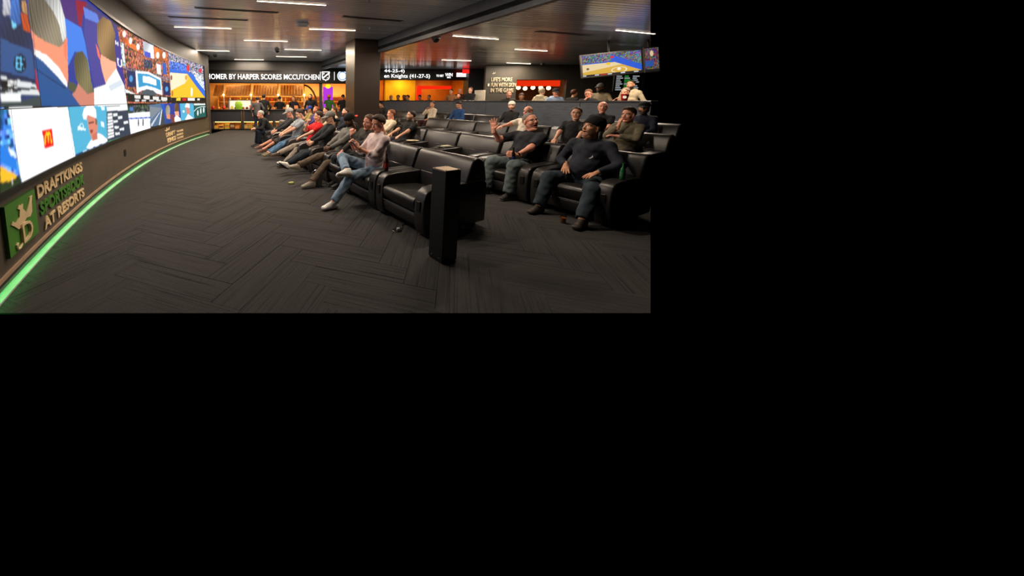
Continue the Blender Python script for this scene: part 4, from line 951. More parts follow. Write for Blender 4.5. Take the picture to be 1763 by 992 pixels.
def television(p0, p1, h, tilt, colfn, nu, nv, label):
    p0, p1 = Vector(p0), Vector(p1); L = (p1 - p0).length; d = (p1 - p0).normalized(); zax = Vector((0, 0, 1)); n = zax.cross(d).normalized() * -1   # n faces the viewer
    n = Vector((d.y, -d.x, 0)).normalized()
    up = (zax * math.cos(tilt) - n * math.sin(tilt) * -1); up = (zax - d * zax.dot(d)).normalized(); up = (up * math.cos(tilt) - n * math.sin(tilt) * 1.0)
    up = -up if up.z < 0 else up; out = d.cross(up).normalized(); out = out if out.dot(n) > 0 else -out
    r = empty('television', p0, 0, label, 'television', 'hanging televisions')
    def P(u, v, o=0): return tuple(d * (u * L) + up * (v * h) + out * o)
    us = np.linspace(0.012, .988, nu); vs = np.linspace(.02, .98, nv)
    picture_object('screen', M_tv, lambda u, v: P(u, v, .004), us, vs, colfn(us, vs).astype(np.float32), r)
    m = MB(); q = [P(0, 0), P(1, 0), P(1, 1), P(0, 1), P(0, 0, -.06), P(1, 0, -.06), P(1, 1, -.06), P(0, 1, -.06)]
    m.add(q, [(0, 1, 2, 3), (7, 6, 5, 4), (0, 4, 5, 1), (1, 5, 6, 2), (2, 6, 7, 3), (3, 7, 4, 0)])
    q = [P(-.015, -.03), P(1.015, -.03), P(1.015, 1.03), P(-.015, 1.03)]
    m.build('case', M_black, r)
    m = MB()
    for a, c in (((-.015, -.035), (1.015, .0)), ((-.015, 1.0), (1.015, 1.035)), ((-.015, 0), (.004, 1)), ((.996, 0), (1.015, 1))):
        q = [P(a[0], a[1], .008), P(c[0], a[1], .008), P(c[0], c[1], .008), P(a[0], c[1], .008)]; q2 = [P(a[0], a[1], -.05), P(c[0], a[1], -.05), P(c[0], c[1], -.05), P(a[0], c[1], -.05)]
        m.add(q + q2, [(0, 1, 2, 3), (7, 6, 5, 4), (0, 4, 5, 1), (1, 5, 6, 2), (2, 6, 7, 3), (3, 7, 4, 0)])
    m.build('bezel', M_black, r)
    c = Vector(P(.5, .7, -.08)); m = MB(); m.tube(c, (c.x, c.y + .1, CEIL_B - p0.z), .025); m.build('mount', M_black, r)
M_tv = picture_mat('tv_picture', 1.0)
television((7.46, 9.6, 2.21), (8.86, 9.25, 2.34), .63, .12, court_cols, 110, 60, 'hanging television showing a basketball court')
television((8.93, 9.25, 2.345), (9.24, 9.17, 2.37), .66, .12, studio_cols, 40, 60, 'hanging television at the photo edge, beside the basketball one')
# odds board
ob = empty('odds_board', (11.36, 13, 1.9), 0, 'dark board with white and green rows of odds under the televisions', 'screen')
m = MB(); m.box(0, 1.1, 0, .05, 0, .66, 0, .01, 1); m.build('case', M_black, ob)
M_gr = emit('board_green', (60, 190, 70), .5); M_bw = emit('board_white', (210, 220, 225), .45)
for k in range(8):
    for c, (x0, x1) in enumerate(((.08, .34), (.40, .66), (.72, .98))):
        m = MB(); m.box(x0, x1 - .05 * ((k * 7 + c) % 3), -.004, 0, .05 + k * .075, .09 + k * .075); m.build('row_text', M_gr if (c == 1 and k % 3) else M_bw, ob)

m = MB(); m.tube((.55, .025, .66), (.55, .025, CEIL_B - 1.9), .02); m.build('mount', M_black, ob)
# ================================================================== BAR
bar = empty('bar_counter', (BACK_A.x, BACK_A.y, 0), BR, 'dark bar counter below the ticker with lit open shelves near the floor', 'counter')
M_bar = mat('bar_laminate', (58, 58, 62), .4, 0, .1, 60, .15, 4); M_amber = mat('shelf_maple', (220, 160, 80), .5)
def bpart(name, d0, d1, y0, y1, z0, z1, mt, bev=.006):
    m = MB(); m.box(d0, d1, y0, y1, z0, z1, 0, bev, 1); return m.build(name, mt, bar)
bpart('worktop', .2, 6.2, -.35, .45, 1.03, 1.08, mat('bar_top', (44, 34, 28), .3)); bpart('front_panel', .2, 6.2, -.25, -.2, .44, 1.03, M_bar); bpart('plinth', .2, 6.2, -.25, .3, 0, .06, M_black)
for d in (.2, 1.85, 3.5, 5.0): bpart('post', d, d + .15 if d > .3 else d + .26, -.26, .3, .06, 1.03, M_bar)
bpart('shelf_back', .4, 6.2, .3, .34, .06, 1.0, M_amber); bpart('strut', 1.88, 1.92, -.27, -.25, .44, 1.03, mat('brass', (190, 140, 70), .3, .8)); bpart('strut', 2.0, 2.04, -.27, -.25, .44, 1.03, mat('brass', (190, 140, 70), .3, .8))
sh = bpart('shelf_lamp', .5, 5.0, -.12, -.08, .42, .435, emit('amber_strip', (255, 190, 90), 22))
BOXC = [(226, 160, 70), (240, 190, 96), (214, 190, 70), (120, 60, 36), (230, 140, 60), (200, 170, 110)]
k = 0
for d in (.5, .78, 1.08, 1.36, 1.62, 2.05, 2.3, 2.56, 2.84):
    hgt = .16 + .05 * ((k * 5) % 4); e = empty('snack_box', (BACK_A.x + BACK_DIR.x * d - .1, BACK_A.y + BACK_DIR.y * d, .06), BR, ['amber', 'pale amber', 'yellow', 'brown', 'orange', 'tan', 'ochre', 'honey', 'straw'][k] + ' carton %s from the video wall on the low lit bar shelf' % ['one', 'two', 'three', 'four', 'five', 'six', 'seven', 'eight', 'nine'][k], 'box', 'cartons on the low bar shelf')
    m = MB(); m.box(.0, .24, -.12, .12, 0, hgt, 0, .006, 1); m.build('carton', mat('carton_%d' % (k % 6), BOXC[k % 6], .6), e); m = MB(); m.box(.02, .22, -.125, -.12, hgt * .3, hgt * .7); m.build('print', mat('carton_print_%d' % ((k + 2) % 6), BOXC[(k + 2) % 6], .6), e); k += 1
# slatted awnings over the servery
M_wood = mat('awning_wood', (196, 134, 64), .5, 0, .2, 40, .2, 4)
names = ['leftmost', 'second', 'third', 'rightmost']
for i, (d0, d1) in enumerate(((.2, .72), (.84, 2.2), (2.34, 3.7), (3.86, 5.15))):
    aw = empty('awning', (BACK_A.x, BACK_A.y, 0), BR, names[i] + ' of the slanted slatted wooden awnings above the servery', 'awning', 'servery awnings')
    n = max(3, int((d1 - d0) / .15)); w_ = (d1 - d0) / n
    for q in range(n):
        x0, x1 = d0 + q * w_ + .008, d0 + (q + 1) * w_ - .008
        m = MB(); m.add([(x0, .9, 1.86), (x1, .9, 1.86), (x1, 1.5, 2.42), (x0, 1.5, 2.42), (x0, .9, 1.83), (x1, .9, 1.83), (x1, 1.53, 2.42), (x0, 1.53, 2.42)], [(0, 1, 2, 3), (7, 6, 5, 4), (0, 4, 5, 1), (1, 5, 6, 2), (2, 6, 7, 3), (3, 7, 4, 0)])
        m.build('slat', M_wood, aw)
    m = MB(); m.box(d0, d1, .88, .92, 1.80, 1.87, 0, .005, 1); m.build('front_rail', M_wood, aw)
    m = MB(); m.box(d1 + .03, d1 + .08, .9, .95, 1.0, 2.7, 0, .005, 1); m.build('post', mat('post_cream', (240, 220, 180), .5), aw)
    pl = empty('pendant_light', (0, 0, 0), 0); pl.location = tuple(back(d1 + .055, .84)) + (1.9,); tag(pl, 'small bright pendant light under the %s servery awning' % names[i], 'light', 'servery pendant lights')
    m = MB(); m.lathe([(.012, -.09), (.035, -.07), (.04, -.03), (.015, .0)]); m.build('bulb', emit('bulb_amber', (255, 214, 140), 30), pl, smooth=True); m = MB(); m.tube((0, 0, 0), (0, 0, .9), .006); m.build('cord', M_black, pl)
# servery back shelf with bottles, display case
sv = empty('back_shelf', (BACK_A.x, BACK_A.y, 0), BR, 'maple back shelf behind the servery', 'shelf')
for z in (1.05, 1.45, 1.8): m = MB(); m.box(.0, 8.2, 2.7, 3.2, z, z + .04, 0, .004, 1); m.build('board', M_amber, sv)
for d in (0, 2.7, 5.4, 8.15): m = MB(); m.box(d, d + .05, 2.7, 3.2, 0, 1.84, 0, .004, 1); m.build('upright', M_amber, sv)
rb = random.Random(11); bc = [(70, 120, 50), (150, 60, 30), (220, 190, 120), (60, 40, 30), (190, 40, 40), (230, 220, 200), (200, 150, 40)]
def bottle_mesh(c):
    m = MB(); m.lathe([(.034, 0), (.036, .01), (.036, .15), (.03, .18), (.014, .21), (.013, .26), (.015, .262), (.015, .275)], 12); return m.mesh('bottle', mat('bottle_glass_%d_%d_%d' % c, c, .12, 0, 0, 0, .1, 4, .6), True)
bms = [bottle_mesh(c) for c in bc]
nth = {}; ORD = ['first', 'second', 'third', 'fourth', 'fifth', 'sixth', 'seventh', 'eighth', 'ninth', 'tenth', 'eleventh', 'twelfth']
cn = ['green', 'rust', 'straw', 'dark brown', 'red', 'milky', 'amber']
k = 0
for z in (1.09, 1.49):
    for d in [.3 + .21 * q for q in range(36)]:
        if rb.random() < .3: continue
        ci = rb.randrange(7); o = bpy.data.objects.new('bottle', bms[ci]); p = back(d + rb.uniform(-.03, .03), 2.78); o.location = (p.x, p.y, z); link(o)
        key = (ci, z < 1.3); nth[key] = nth.get(key, 0) + 1
        tag(o, '%s of the %s bottles from the video wall on the %s servery shelf' % (ORD[nth[key] - 1], cn[ci], 'lower' if z < 1.3 else 'upper'), 'bottle', '%s bottles on the %s back shelf' % (cn[ci], 'lower' if z < 1.3 else 'upper'))
dc = empty('display_case', tuple(back(1.1, .35)) + (1.08,), BR, 'glass display case glowing white on the bar counter', 'case')
m = MB(); m.box(0, .06, 0, .3, 0, .5, 0, .005, 1); m.box(1.2, 1.26, 0, .3, 0, .5, 0, .005, 1); m.box(0, 1.26, 0, .3, .46, .5, 0, .005, 1); m.build('frame', mat('case_steel', (170, 170, 172), .3, .8), dc); m = MB(); m.box(.06, 1.2, .28, .3, 0, .46); m.build('back_panel', emit('case_glow', (255, 236, 206), 1.1), dc)
for i in range(5): m = MB(); m.lathe([(.07, 0), (.085, .04), (.06, .11), (.01, .13)], 12, 0, (.18 + i * .2, .15, .0)); m.build('pastry', mat('pastry_%d' % (i % 3), [(200, 140, 70), (120, 60, 40), (210, 90, 60)][i % 3], .6), dc, smooth=True)
def ball(name, d, dep, z, r, c, label, cat):
    m = MB(); m.lathe([(r * math.sin(math.pi * i / 8) + .001, r - r * math.cos(math.pi * i / 8)) for i in range(9)], 14); o = m.build(name, mat('gloss_%d_%d_%d' % c, c, .3), None, tuple(back(d, dep)) + (z,), smooth=True)
    m = MB(); m.tube((0, 0, 2 * r - .01), (0, 0, 2 * r + .02), .01, n=8); m.build('cap', M_black, o); tag(o, label, cat)
ball('jar', .42, -.1, 1.08, .09, (200, 40, 24), 'round red jar on the bar counter beside the video wall', 'jar'); ball('jar', .72, -.1, 1.08, .07, (226, 150, 60), 'small round orange jar on the bar counter', 'jar'); ball('jar', .98, -.12, 1.08, .09, (206, 50, 40), 'round red jar left of the green bag on the bar counter', 'jar')
m = MB(); m.prism([(-.17, 0), (.17, 0), (.19, .25), (.13, .42), (-.13, .42), (-.19, .25)], -.08, .08, 'y', 0, .03, 2); o = m.build('shopping_bag', mat('bag_lime', (150, 200, 40), .5), None, tuple(back(1.75, -.12)) + (1.08,), BR, True); tag(o, 'lime green bag standing on the bar counter', 'bag')
m = MB(); m.path([(-.07, 0, .42), (-.05, 0, .5), (.05, 0, .5), (.07, 0, .42)], .008); m.build('handle', MATS['bag_lime'], o)
# room lamps behind the openings
def ceiling_panel(d, dep, z, w, l, col, power, label):
    p = back(d, dep); e = empty('panel_light', (p.x, p.y, z), BR, label, 'light', 'warm panel lights behind the openings')
    m = MB(); m.box(-w / 2 - .03, w / 2 + .03, -l / 2 - .03, l / 2 + .03, -.02, 0); m.build('frame', M_alu, e); m = MB(); m.box(-w / 2, w / 2, -l / 2, l / 2, -.03, -.02); m.build('diffuser', emit('panel_%s' % col[0], col[1], power), e)
for d, t in ((1.2, 'left'), (3.2, 'middle'), (5.2, 'right'), (7.3, 'far right')): ceiling_panel(d, 1.9, 2.8, 1.0, .5, ('amber', (255, 208, 136)), 40, 'warm panel light in the servery ceiling, %s one' % t)
for d, t in ((9.8, 'left'), (11.6, 'middle'), (13.6, 'right')): ceiling_panel(d, 2.9, 3.0, .6, .4, ('gold', (255, 208, 110)), 44, 'warm panel light in the lounge ceiling, %s one' % t)
for i, (x, z) in enumerate(((9.55, 2.08), (9.9, 2.1), (10.25, 2.06), (10.65, 2.1), (11.05, 2.1), (11.45, 2.08))):
    e = empty('globe_lamp', (x, 16.9, z), 0, '%s glowing globe lamp inside the red canteen opening' % ['first', 'second', 'third', 'fourth', 'fifth', 'sixth'][i], 'lamp', 'canteen globe lamps')
    m = MB(); m.lathe([(.1 * math.sin(math.pi * j / 8) + .001, .1 - .1 * math.cos(math.pi * j / 8)) for j in range(9)], 14); m.build('globe', emit('globe_glow', (255, 214, 150), 5), e, smooth=True); m = MB(); m.tube((0, 0, .2), (0, 0, 3.0 - z), .008); m.build('cord', M_black, e)
# purple lit figure panel right of the servery
m = MB(); m.box(6.25, 6.8, .6, .66, 1.1, 2.3, 0, .02, 2); o = m.build('lit_panel', emit('purple_glow', (180, 50, 230), .9), None, (BACK_A.x, BACK_A.y, 0), BR); tag(o, 'glowing purple panel behind the man in the green jacket', 'panel')
m = MB(); m.lathe([(.05, 0), (.13, .05), (.15, .13), (.11, .2), (.02, .23)], 14); o = m.build('lantern', emit('yellow_lantern', (255, 220, 40), 1.2), None, tuple(back(6.5, .3)) + (2.2,), smooth=True); tag(o, 'small yellow lantern over the purple panel', 'lantern'); m = MB(); m.tube((0, 0, .22), (0, 0, .6), .006); m.build('cord', M_black, o)
# curved timber arch at the right of the servery
m = MB(); pts = [(5.2 + .75 * math.sin(q), 1.0, 1.05 + 1.35 * math.cos(q) * 1.0) for q in [i * math.pi / 2 / 10 for i in range(11)]]; m.path(pts, .05, 8); o = m.build('timber_arch', mat('arch_walnut', (92, 58, 32), .5), None, (BACK_A.x, BACK_A.y, 0), BR); tag(o, 'curved dark timber arch at the right end of the servery', 'arch')
# clutter on the bar counter
for i, (d, w_, h_, c, nm) in enumerate(((1.35, .12, .16, (220, 200, 60), 'yellow'), (2.35, .16, .2, (200, 60, 40), 'red'), (2.75, .14, .26, (230, 190, 120), 'tan'), (3.15, .18, .15, (90, 140, 60), 'green'), (4.3, .14, .22, (240, 220, 180), 'cream'), (4.75, .2, .18, (190, 110, 40), 'orange'), (5.6, .14, .24, (120, 50, 120), 'violet'))):
    p = back(d, .12); e = empty('menu_stand', (p.x, p.y, 1.08), BR, 'small %s card stand on the bar counter' % nm, 'stand')
    m = MB(); m.box(-w_ / 2, w_ / 2, -.06, .06, 0, .02, 0, .004, 1); m.build('foot', M_black, e); m = MB(); m.prism([(-.05, .02), (.05, .02), (.02, .02 + h_), (-.01, .02 + h_)], -w_ / 2, w_ / 2, 'x', 0, .004, 1); m.build('card', mat('card_%s' % nm, c, .5), e)

# ================================================================== PEOPLE
def V3(*a): return np.array(a, np.float64)
def unit(v): return v / (np.linalg.norm(v) + 1e-9)

def surface_nets(V, lo, h):
    S = V < 0
    c = np.zeros(tuple(n - 1 for n in V.shape), np.int8)
    offs = [(i, j, k) for i in (0, 1) for j in (0, 1) for k in (0, 1)]
    nx, ny, nz = c.shape
    for i, j, k in offs: c += S[i:i + nx, j:j + ny, k:k + nz]
    cells = np.argwhere((c > 0) & (c < 8))
    if len(cells) == 0: return np.zeros((0, 3)), np.zeros((0, 4), int)
    idx = -np.ones(c.shape, np.int32); idx[tuple(cells.T)] = np.arange(len(cells))
    corner = np.stack([V[cells[:, 0] + i, cells[:, 1] + j, cells[:, 2] + k] for i, j, k in offs], 1)
    acc = np.zeros((len(cells), 3)); cnt = np.zeros(len(cells)); ov = np.array(offs, float)
    for a in range(8):
        for b in range(a + 1, 8):
            if abs(ov[a] - ov[b]).sum() != 1: continue
            va, vb = corner[:, a], corner[:, b]; mk = (va < 0) != (vb < 0)
            t = np.where(mk, va / np.where(mk, va - vb, 1), 0)[:, None]
            acc += np.where(mk[:, None], ov[a] + (ov[b] - ov[a]) * t, 0); cnt += mk
    verts = (cells + acc / cnt[:, None]) * h + lo
    faces = []
    for ax in range(3):
        sl0 = [slice(None)] * 3; sl1 = [slice(None)] * 3; sl0[ax] = slice(0, -1); sl1[ax] = slice(1, None)
        A, B = S[tuple(sl0)], S[tuple(sl1)]
        e = np.argwhere(A != B); b1, b2 = (ax + 1) % 3, (ax + 2) % 3
        ok = (e[:, b1] > 0) & (e[:, b2] > 0) & (e[:, b1] < V.shape[b1] - 1) & (e[:, b2] < V.shape[b2] - 1); e = e[ok]
        if len(e) == 0: continue
        ins = A[tuple(e.T)]
        def cell(d1, d2): q = e.copy(); q[:, b1] += d1; q[:, b2] += d2; return idx[tuple(q.T)]
        f = np.stack([cell(-1, -1), cell(0, -1), cell(0, 0), cell(-1, 0)], 1)
        f[~ins] = f[~ins][:, ::-1]; faces.append(f)
    return verts, np.concatenate(faces)

def smin(a, b, k):
    h = np.clip(.5 + .5 * (b - a) / k, 0, 1); return b + (a - b) * h - k * h * (1 - h)

class Field:
    """smooth union of body volumes, turned into one surface"""
    def __init__(self, k=.03): self.p = []; self.k = k; self.cut = []; self.lo = V3(9, 9, 9); self.hi = V3(-9, -9, -9)
    def _grow(self, pts, r):
        for p in pts: self.lo = np.minimum(self.lo, np.array(p) - r); self.hi = np.maximum(self.hi, np.array(p) + r)
    def cap(self, a, b, r0, r1, flat=False):
        self.p.append(('c', np.array(a, float), np.array(b, float), r0, r1, flat)); self._grow((a, b), max(r0, r1)); return self
    def ecap(self, a, b, w0, d0, w1, d1, side):
        self.p.append(('f', np.array(a, float), np.array(b, float), w0, d0, w1, d1, np.array(side, float))); self._grow((a, b), max(w0, w1, d0, d1)); return self
    def ell(self, c, r, R=None):
        self.p.append(('e', np.array(c, float), np.array(r, float), np.eye(3) if R is None else R)); self._grow((c,), max(r)); return self
    def sub(self, c, r, k=.01): self.cut.append((np.array(c, float), np.array(r, float), k)); return self
    def value(self, X, Y, Z):
        D = None
        for q in self.p:
            if q[0] == 'c':
                _, a, b, r0, r1, flat = q; ab = b - a; L2 = ab @ ab + 1e-12
                t = ((X - a[0]) * ab[0] + (Y - a[1]) * ab[1] + (Z - a[2]) * ab[2]) / L2; tc = np.clip(t, 0, 1)
                d = np.sqrt((X - a[0] - tc * ab[0]) ** 2 + (Y - a[1] - tc * ab[1]) ** 2 + (Z - a[2] - tc * ab[2]) ** 2) - (r0 + (r1 - r0) * tc)
                if flat: d = np.maximum(d, (t - 1) * math.sqrt(L2))
            elif q[0] == 'f':
                _, a, b, w0, d0, w1, d1, side = q; ab = b - a; L2 = ab @ ab; ax = ab / math.sqrt(L2)
                side = unit(side - ax * (side @ ax)); dep = np.cross(ax, side)
                px, py, pz = X - a[0], Y - a[1], Z - a[2]
                t = np.clip((px * ab[0] + py * ab[1] + pz * ab[2]) / L2, 0, 1)
                qx, qy, qz = px - t * ab[0], py - t * ab[1], pz - t * ab[2]
                w = w0 + (w1 - w0) * t; dd = d0 + (d1 - d0) * t
                s_ = (qx * side[0] + qy * side[1] + qz * side[2]) / w; e_ = (qx * dep[0] + qy * dep[1] + qz * dep[2]) / dd
                a_ = (qx * ax[0] + qy * ax[1] + qz * ax[2]) / np.minimum(w, dd)
                d = (np.sqrt(s_ * s_ + e_ * e_ + a_ * a_) - 1) * np.minimum(w, dd)
            else:
                _, c, r, R = q; px, py, pz = X - c[0], Y - c[1], Z - c[2]
                u = [(px * R[0, i] + py * R[1, i] + pz * R[2, i]) for i in range(3)]
                k0 = np.sqrt((u[0] / r[0]) ** 2 + (u[1] / r[1]) ** 2 + (u[2] / r[2]) ** 2)
                k1 = np.sqrt((u[0] / r[0] ** 2) ** 2 + (u[1] / r[1] ** 2) ** 2 + (u[2] / r[2] ** 2) ** 2) + 1e-9
                d = k0 * (k0 - 1) / k1
            D = d if D is None else smin(D, d, self.k)
        for c, r, k in self.cut:
            k0 = np.sqrt(((X - c[0]) / r[0]) ** 2 + ((Y - c[1]) / r[1]) ** 2 + ((Z - c[2]) / r[2]) ** 2); d = (k0 - 1) * min(r)
            D = -smin(-D, d, k)
        return D
    def surface(self, h, wrinkle=0.0, extra=None, seed=0):
        lo = self.lo - 2.2 * h - .02; n = np.ceil((self.hi + 2.2 * h + .02 - lo) / h).astype(int) + 1
        X, Y, Z = [(lo[i] + h * np.arange(n[i])).astype(np.float32) for i in range(3)]
        X = X[:, None, None]; Y = Y[None, :, None]; Z = Z[None, None, :]
        D = self.value(X, Y, Z)
        if wrinkle:
            D = D + wrinkle * (np.sin(X * 47 + Z * 23 + seed) * np.sin(Y * 41 - Z * 31 + seed * 2) + .6 * np.sin(Z * 83 + X * 37 + Y * 29 + seed))
        if extra is not None: D = extra(D, X, Y, Z)
        return surface_nets(np.ascontiguousarray(np.broadcast_to(D, tuple(n))), lo, h)

def ik(a, b, l1, l2, hint):
    a, b, hint = np.array(a, float), np.array(b, float), np.array(hint, float)
    d = b - a; L = np.linalg.norm(d)
    if L > (l1 + l2) * .995: b = a + d / L * (l1 + l2) * .995; d = b - a; L = np.linalg.norm(d)
    x = (l1 * l1 - l2 * l2 + L * L) / (2 * L); hgt = math.sqrt(max(1e-6, l1 * l1 - x * x)); u = d / L
    p = hint - u * (hint @ u); return a + u * x + unit(p) * hgt, b

# ---- heads (in head space: x forward, y left, z up, origin between the ears)
HEADS = {}
def head_mesh(fine, opened, full):
    key = (fine, opened, full)
    if key in HEADS: return HEADS[key]
    h = .0056 if fine else .0105
    f = Field(.022); w = 1.10 if full else 1.0
    f.ell((-.012, 0, .036), (.098, .077 * (1 + .03 * full), .086)); f.ell((.022, 0, -.03), (.072, .064 * w, .088))
    for s in (1, -1):
        f.cap((.0, s * .052 * w, -.045), (.062, s * .016, -.102 - .01 * opened), .022 * w, .02)
        f.ell((.058, s * .036, -.022), (.03, .026, .028))
        f.ell((.066, s * .03, .031), (.024, .026, .011))
    f.ell((.072, 0, -.104 - .014 * opened), (.022, .024, .018))
    if full: f.ell((.03, 0, -.115), (.055, .055, .035))
    f.k = .012
    f.cap((.084, 0, .022), (.108, 0, -.018), .008, .0125); f.ell((.098, 0, -.026), (.012, .017, .009))
    for s in (1, -1): f.ell((-.004, s * .078 * w, -.002), (.022, .010, .032))
    f.ell((.086, 0, -.052), (.014, .025, .006)); f.ell((.084, 0, -.064 - .02 * opened), (.014, .022, .0065))
    f.cap((-.02, 0, -.06), (-.035, 0, -.15), .05 * w, .05 * w)
    for s in (1, -1): f.sub((.1, s * .031, .012), (.02, .017, .011), .008)
    if opened: f.sub((.092, 0, -.066), (.022, .019, .012), .005)
    for s in (1, -1): f.ell((.075, s * .031, .011), (.0125, .0135, .0115))
    v, fc = f.surface(h)
    c = v[fc].mean(1); mi = np.zeros(len(fc), int)
    eye = (np.abs(np.abs(c[:, 1]) - .031) < .013) & (np.abs(c[:, 2] - .011) < .0075) & (c[:, 0] > .074); mi[eye] = 1
    mi[(np.abs(np.abs(c[:, 1]) - .031) < .0055) & (np.abs(c[:, 2] - .011) < .0065) & (c[:, 0] > .074)] = 3
    mi[(np.abs(np.abs(c[:, 1]) - .032) < .02) & (np.abs(c[:, 2] - .034 + .1 * np.abs(np.abs(c[:, 1]) - .03)) < .0048) & (c[:, 0] > .07)] = 4
    lz = (np.abs(c[:, 1]) < .025) & (c[:, 0] > .076)
    mi[lz & (np.abs(c[:, 2] + .0525) < .0065)] = 2; mi[lz & (np.abs(c[:, 2] + .064 + .02 * opened) < .0065)] = 2
    if opened: mi[(np.abs(c[:, 1]) < .018) & (np.abs(c[:, 2] + .067) < .011) & (c[:, 0] > .06)] = 3
    HEADS[key] = (v, fc, mi); return HEADS[key]

HAIRS = {}
def hair_mesh(style, fine):
    key = (style, fine)
    if key in HAIRS: return HAIRS[key]
    h = .0068 if fine else .0115
    f = Field(.02)
    th = {'short': .0125, 'buzz': .0075, 'swept': .015, 'rim': .009, 'long': .02, 'beanie': .017, 'cap': .015, 'cap_back': .015, 'beard': .008, 'stubble': .003, 'bun': .016}[style]
    m_, b_ = .92, .022
    ex = None
    if style in ('short', 'buzz', 'swept', 'rim', 'long', 'bun'):
        f.ell((-.016, 0, .038), (.096 + th, .076 + th, .085 + th))
        if style == 'swept': f.ell((.03, .0, .108), (.055, .052, .028))
        if style == 'long':
            f.cap((-.06, 0, -.02), (-.075, 0, -.20), .065, .05)
            for s in (1, -1): f.cap((-.02, s * .07, .02), (-.02, s * .08, -.17), .032, .03)
        if style == 'bun': f.ell((-.1, 0, .05), (.045, .045, .045))
        low = -.25 if style == 'long' else -.075
        def ex(D, X, Y, Z):
            lim = np.maximum(m_ * X + b_ + .25 * (.05 - np.abs(Y)) * (X > 0), low)
            D = D + .010 * np.clip(1 - (Z - lim) / .028, 0, 1)
            D = np.maximum(D, (lim - Z) * .74)
            if style == 'rim': D = np.maximum(D, (Z - .055 - .0 * X) * .9)
            return D + .003 * np.sin(X * 190 + Y * 150 + 3 * np.sin(Z * 60)) * np.sin(Y * 230 + Z * 120)
    elif style in ('beanie',):
        f.ell((-.018, 0, .046), (.1 + th, .08 + th, .09 + th)); f.ell((-.05, 0, .09), (.07, .075, .062))
        ex = lambda D, X, Y, Z: np.maximum(D, (.42 * X + .012 - Z) * .9) + .0015 * np.sin(Y * 420)
    elif style in ('cap', 'cap_back'):
        f.ell((-.014, 0, .05), (.1 + th, .08 + th, .082 + th))
        dome = lambda D, X, Y, Z: np.maximum(D, (.03 + .12 * X - Z))
        sg_ = 1 if style == 'cap' else -1
        def ex(D, X, Y, Z):
            D = dome(D, X, Y, Z); q = X * sg_ - .085
            rr = np.sqrt((q / .12) ** 2 + (Y / .082) ** 2) - 1
            br = np.maximum(np.maximum(rr * .08, -q - .03), np.abs(Z - .048 + q * .25 + Y * Y * 3.0) - .006); return np.minimum(D, br)
        f.hi[0] += .12; f.lo[0] -= .12
    else:
        f.ell((.022, 0, -.03), (.072 + th, .066 + th, .088 + th))
        for s in (1, -1): f.cap((.0, s * .054, -.045), (.062, s * .016, -.104), .022 + th, .02 + th)
        f.ell((.072, 0, -.106), (.022 + th, .024 + th, .018 + th))
        def ex(D, X, Y, Z):
            lim = np.maximum(Z + .038 - .35 * np.maximum(0, np.abs(Y) - .035) - .9 * np.maximum(0, .02 - X), -(X + .015))
            D = np.maximum(D, lim); mouth = np.maximum(np.abs(Y) - .02, np.abs(Z + .058) - .009); mouth = np.maximum(mouth, .06 - X); return np.maximum(D, -mouth)
    HAIRS[key] = f.surface(h, 0, ex); return HAIRS[key]

# ---- hands (hand space: x to the fingertips, y thumb side, z back of the hand, origin at the wrist)
HANDS = {}
def hand_mesh(pose, fine):
    key = (pose, fine)
    if key in HANDS: return HANDS[key]
    h = .0046 if fine else .0085
    f = Field(.008); curl = {'flat': .12, 'relaxed': .45, 'grip': 1.05, 'open': .05, 'fist': 1.35}[pose]; spread = {'flat': .10, 'open': .22}.get(pose, .03)
    f.ecap((.01, 0, 0), (.075, 0, 0), .03, .018, .041, .015, (0, 1, 0)); f.cap((-.05, 0, 0), (.012, 0, 0), .027, .025)
    for i, (y, L) in enumerate(((.030, .072), (.010, .080), (-.011, .075), (-.030, .060))):
        p = V3(.084 - abs(i - 1) * .004, y, 0); a = curl * .55; yaw = (1.3 - i) * spread
        for sgm, r in ((.44, .0095), (.32, .0088), (.24, .008)):
            q = p + L * sgm * V3(math.cos(a) * math.cos(yaw), math.cos(a) * math.sin(yaw), -math.sin(a)); f.cap(p, q, r, r * .93); p = q; a += curl * .8
    p = V3(.02, .03, -.006); d = unit(V3(.62, .75, -.18)) if pose in ('flat', 'open') else unit(V3(.75, .45, -.5))
    for L, r in ((.038, .0125), (.03, .0105), (.024, .009)):
        q = p + d * L; f.cap(p, q, r, r * .92); p = q; d = unit(d + V3(.25, -.25 if pose != 'open' else .05, -.25 * curl))
    HANDS[key] = f.surface(h); return HANDS[key]

SHOES = {}
def shoe_mesh(fine):
    if fine in SHOES: return SHOES[fine]
    h = .009 if fine else .016
    f = Field(.03); f.ecap((-.045, 0, .038), (.14, 0, .03), .036, .036, .044, .028, (0, 1, 0)); f.cap((-.02, 0, .05), (-.03, 0, .105), .045, .047); f.cap((.0, 0, .075), (.08, 0, .05), .035, .03)
    ex = lambda D, X, Y, Z: np.maximum(np.maximum(D, .0 - Z), Z - .105)
    v, fc = f.surface(h, 0, ex); c = v[fc].mean(1); mi = (c[:, 2] < .024).astype(int)
    SHOES[fine] = (v, fc, mi); return SHOES[fine]

def basis(x, z):      # columns: x, y, z
    x = unit(np.array(x, float)); z = np.array(z, float); z = unit(z - x * (z @ x)); y = np.cross(z, x); return np.stack([x, y, z], 1)

def np_object(name, v, faces, mats, mi=None, parent=None):
    me = bpy.data.meshes.new(name); me.from_pydata(np.asarray(v).tolist(), [], np.asarray(faces).tolist())
    for m in mats: me.materials.append(m)
    if mi is not None: me.polygons.foreach_set('material_index', np.asarray(mi, np.int32))
    me.polygons.foreach_set('use_smooth', np.ones(len(me.polygons), bool)); me.update()
    return link(bpy.data.objects.new(name, me), parent)

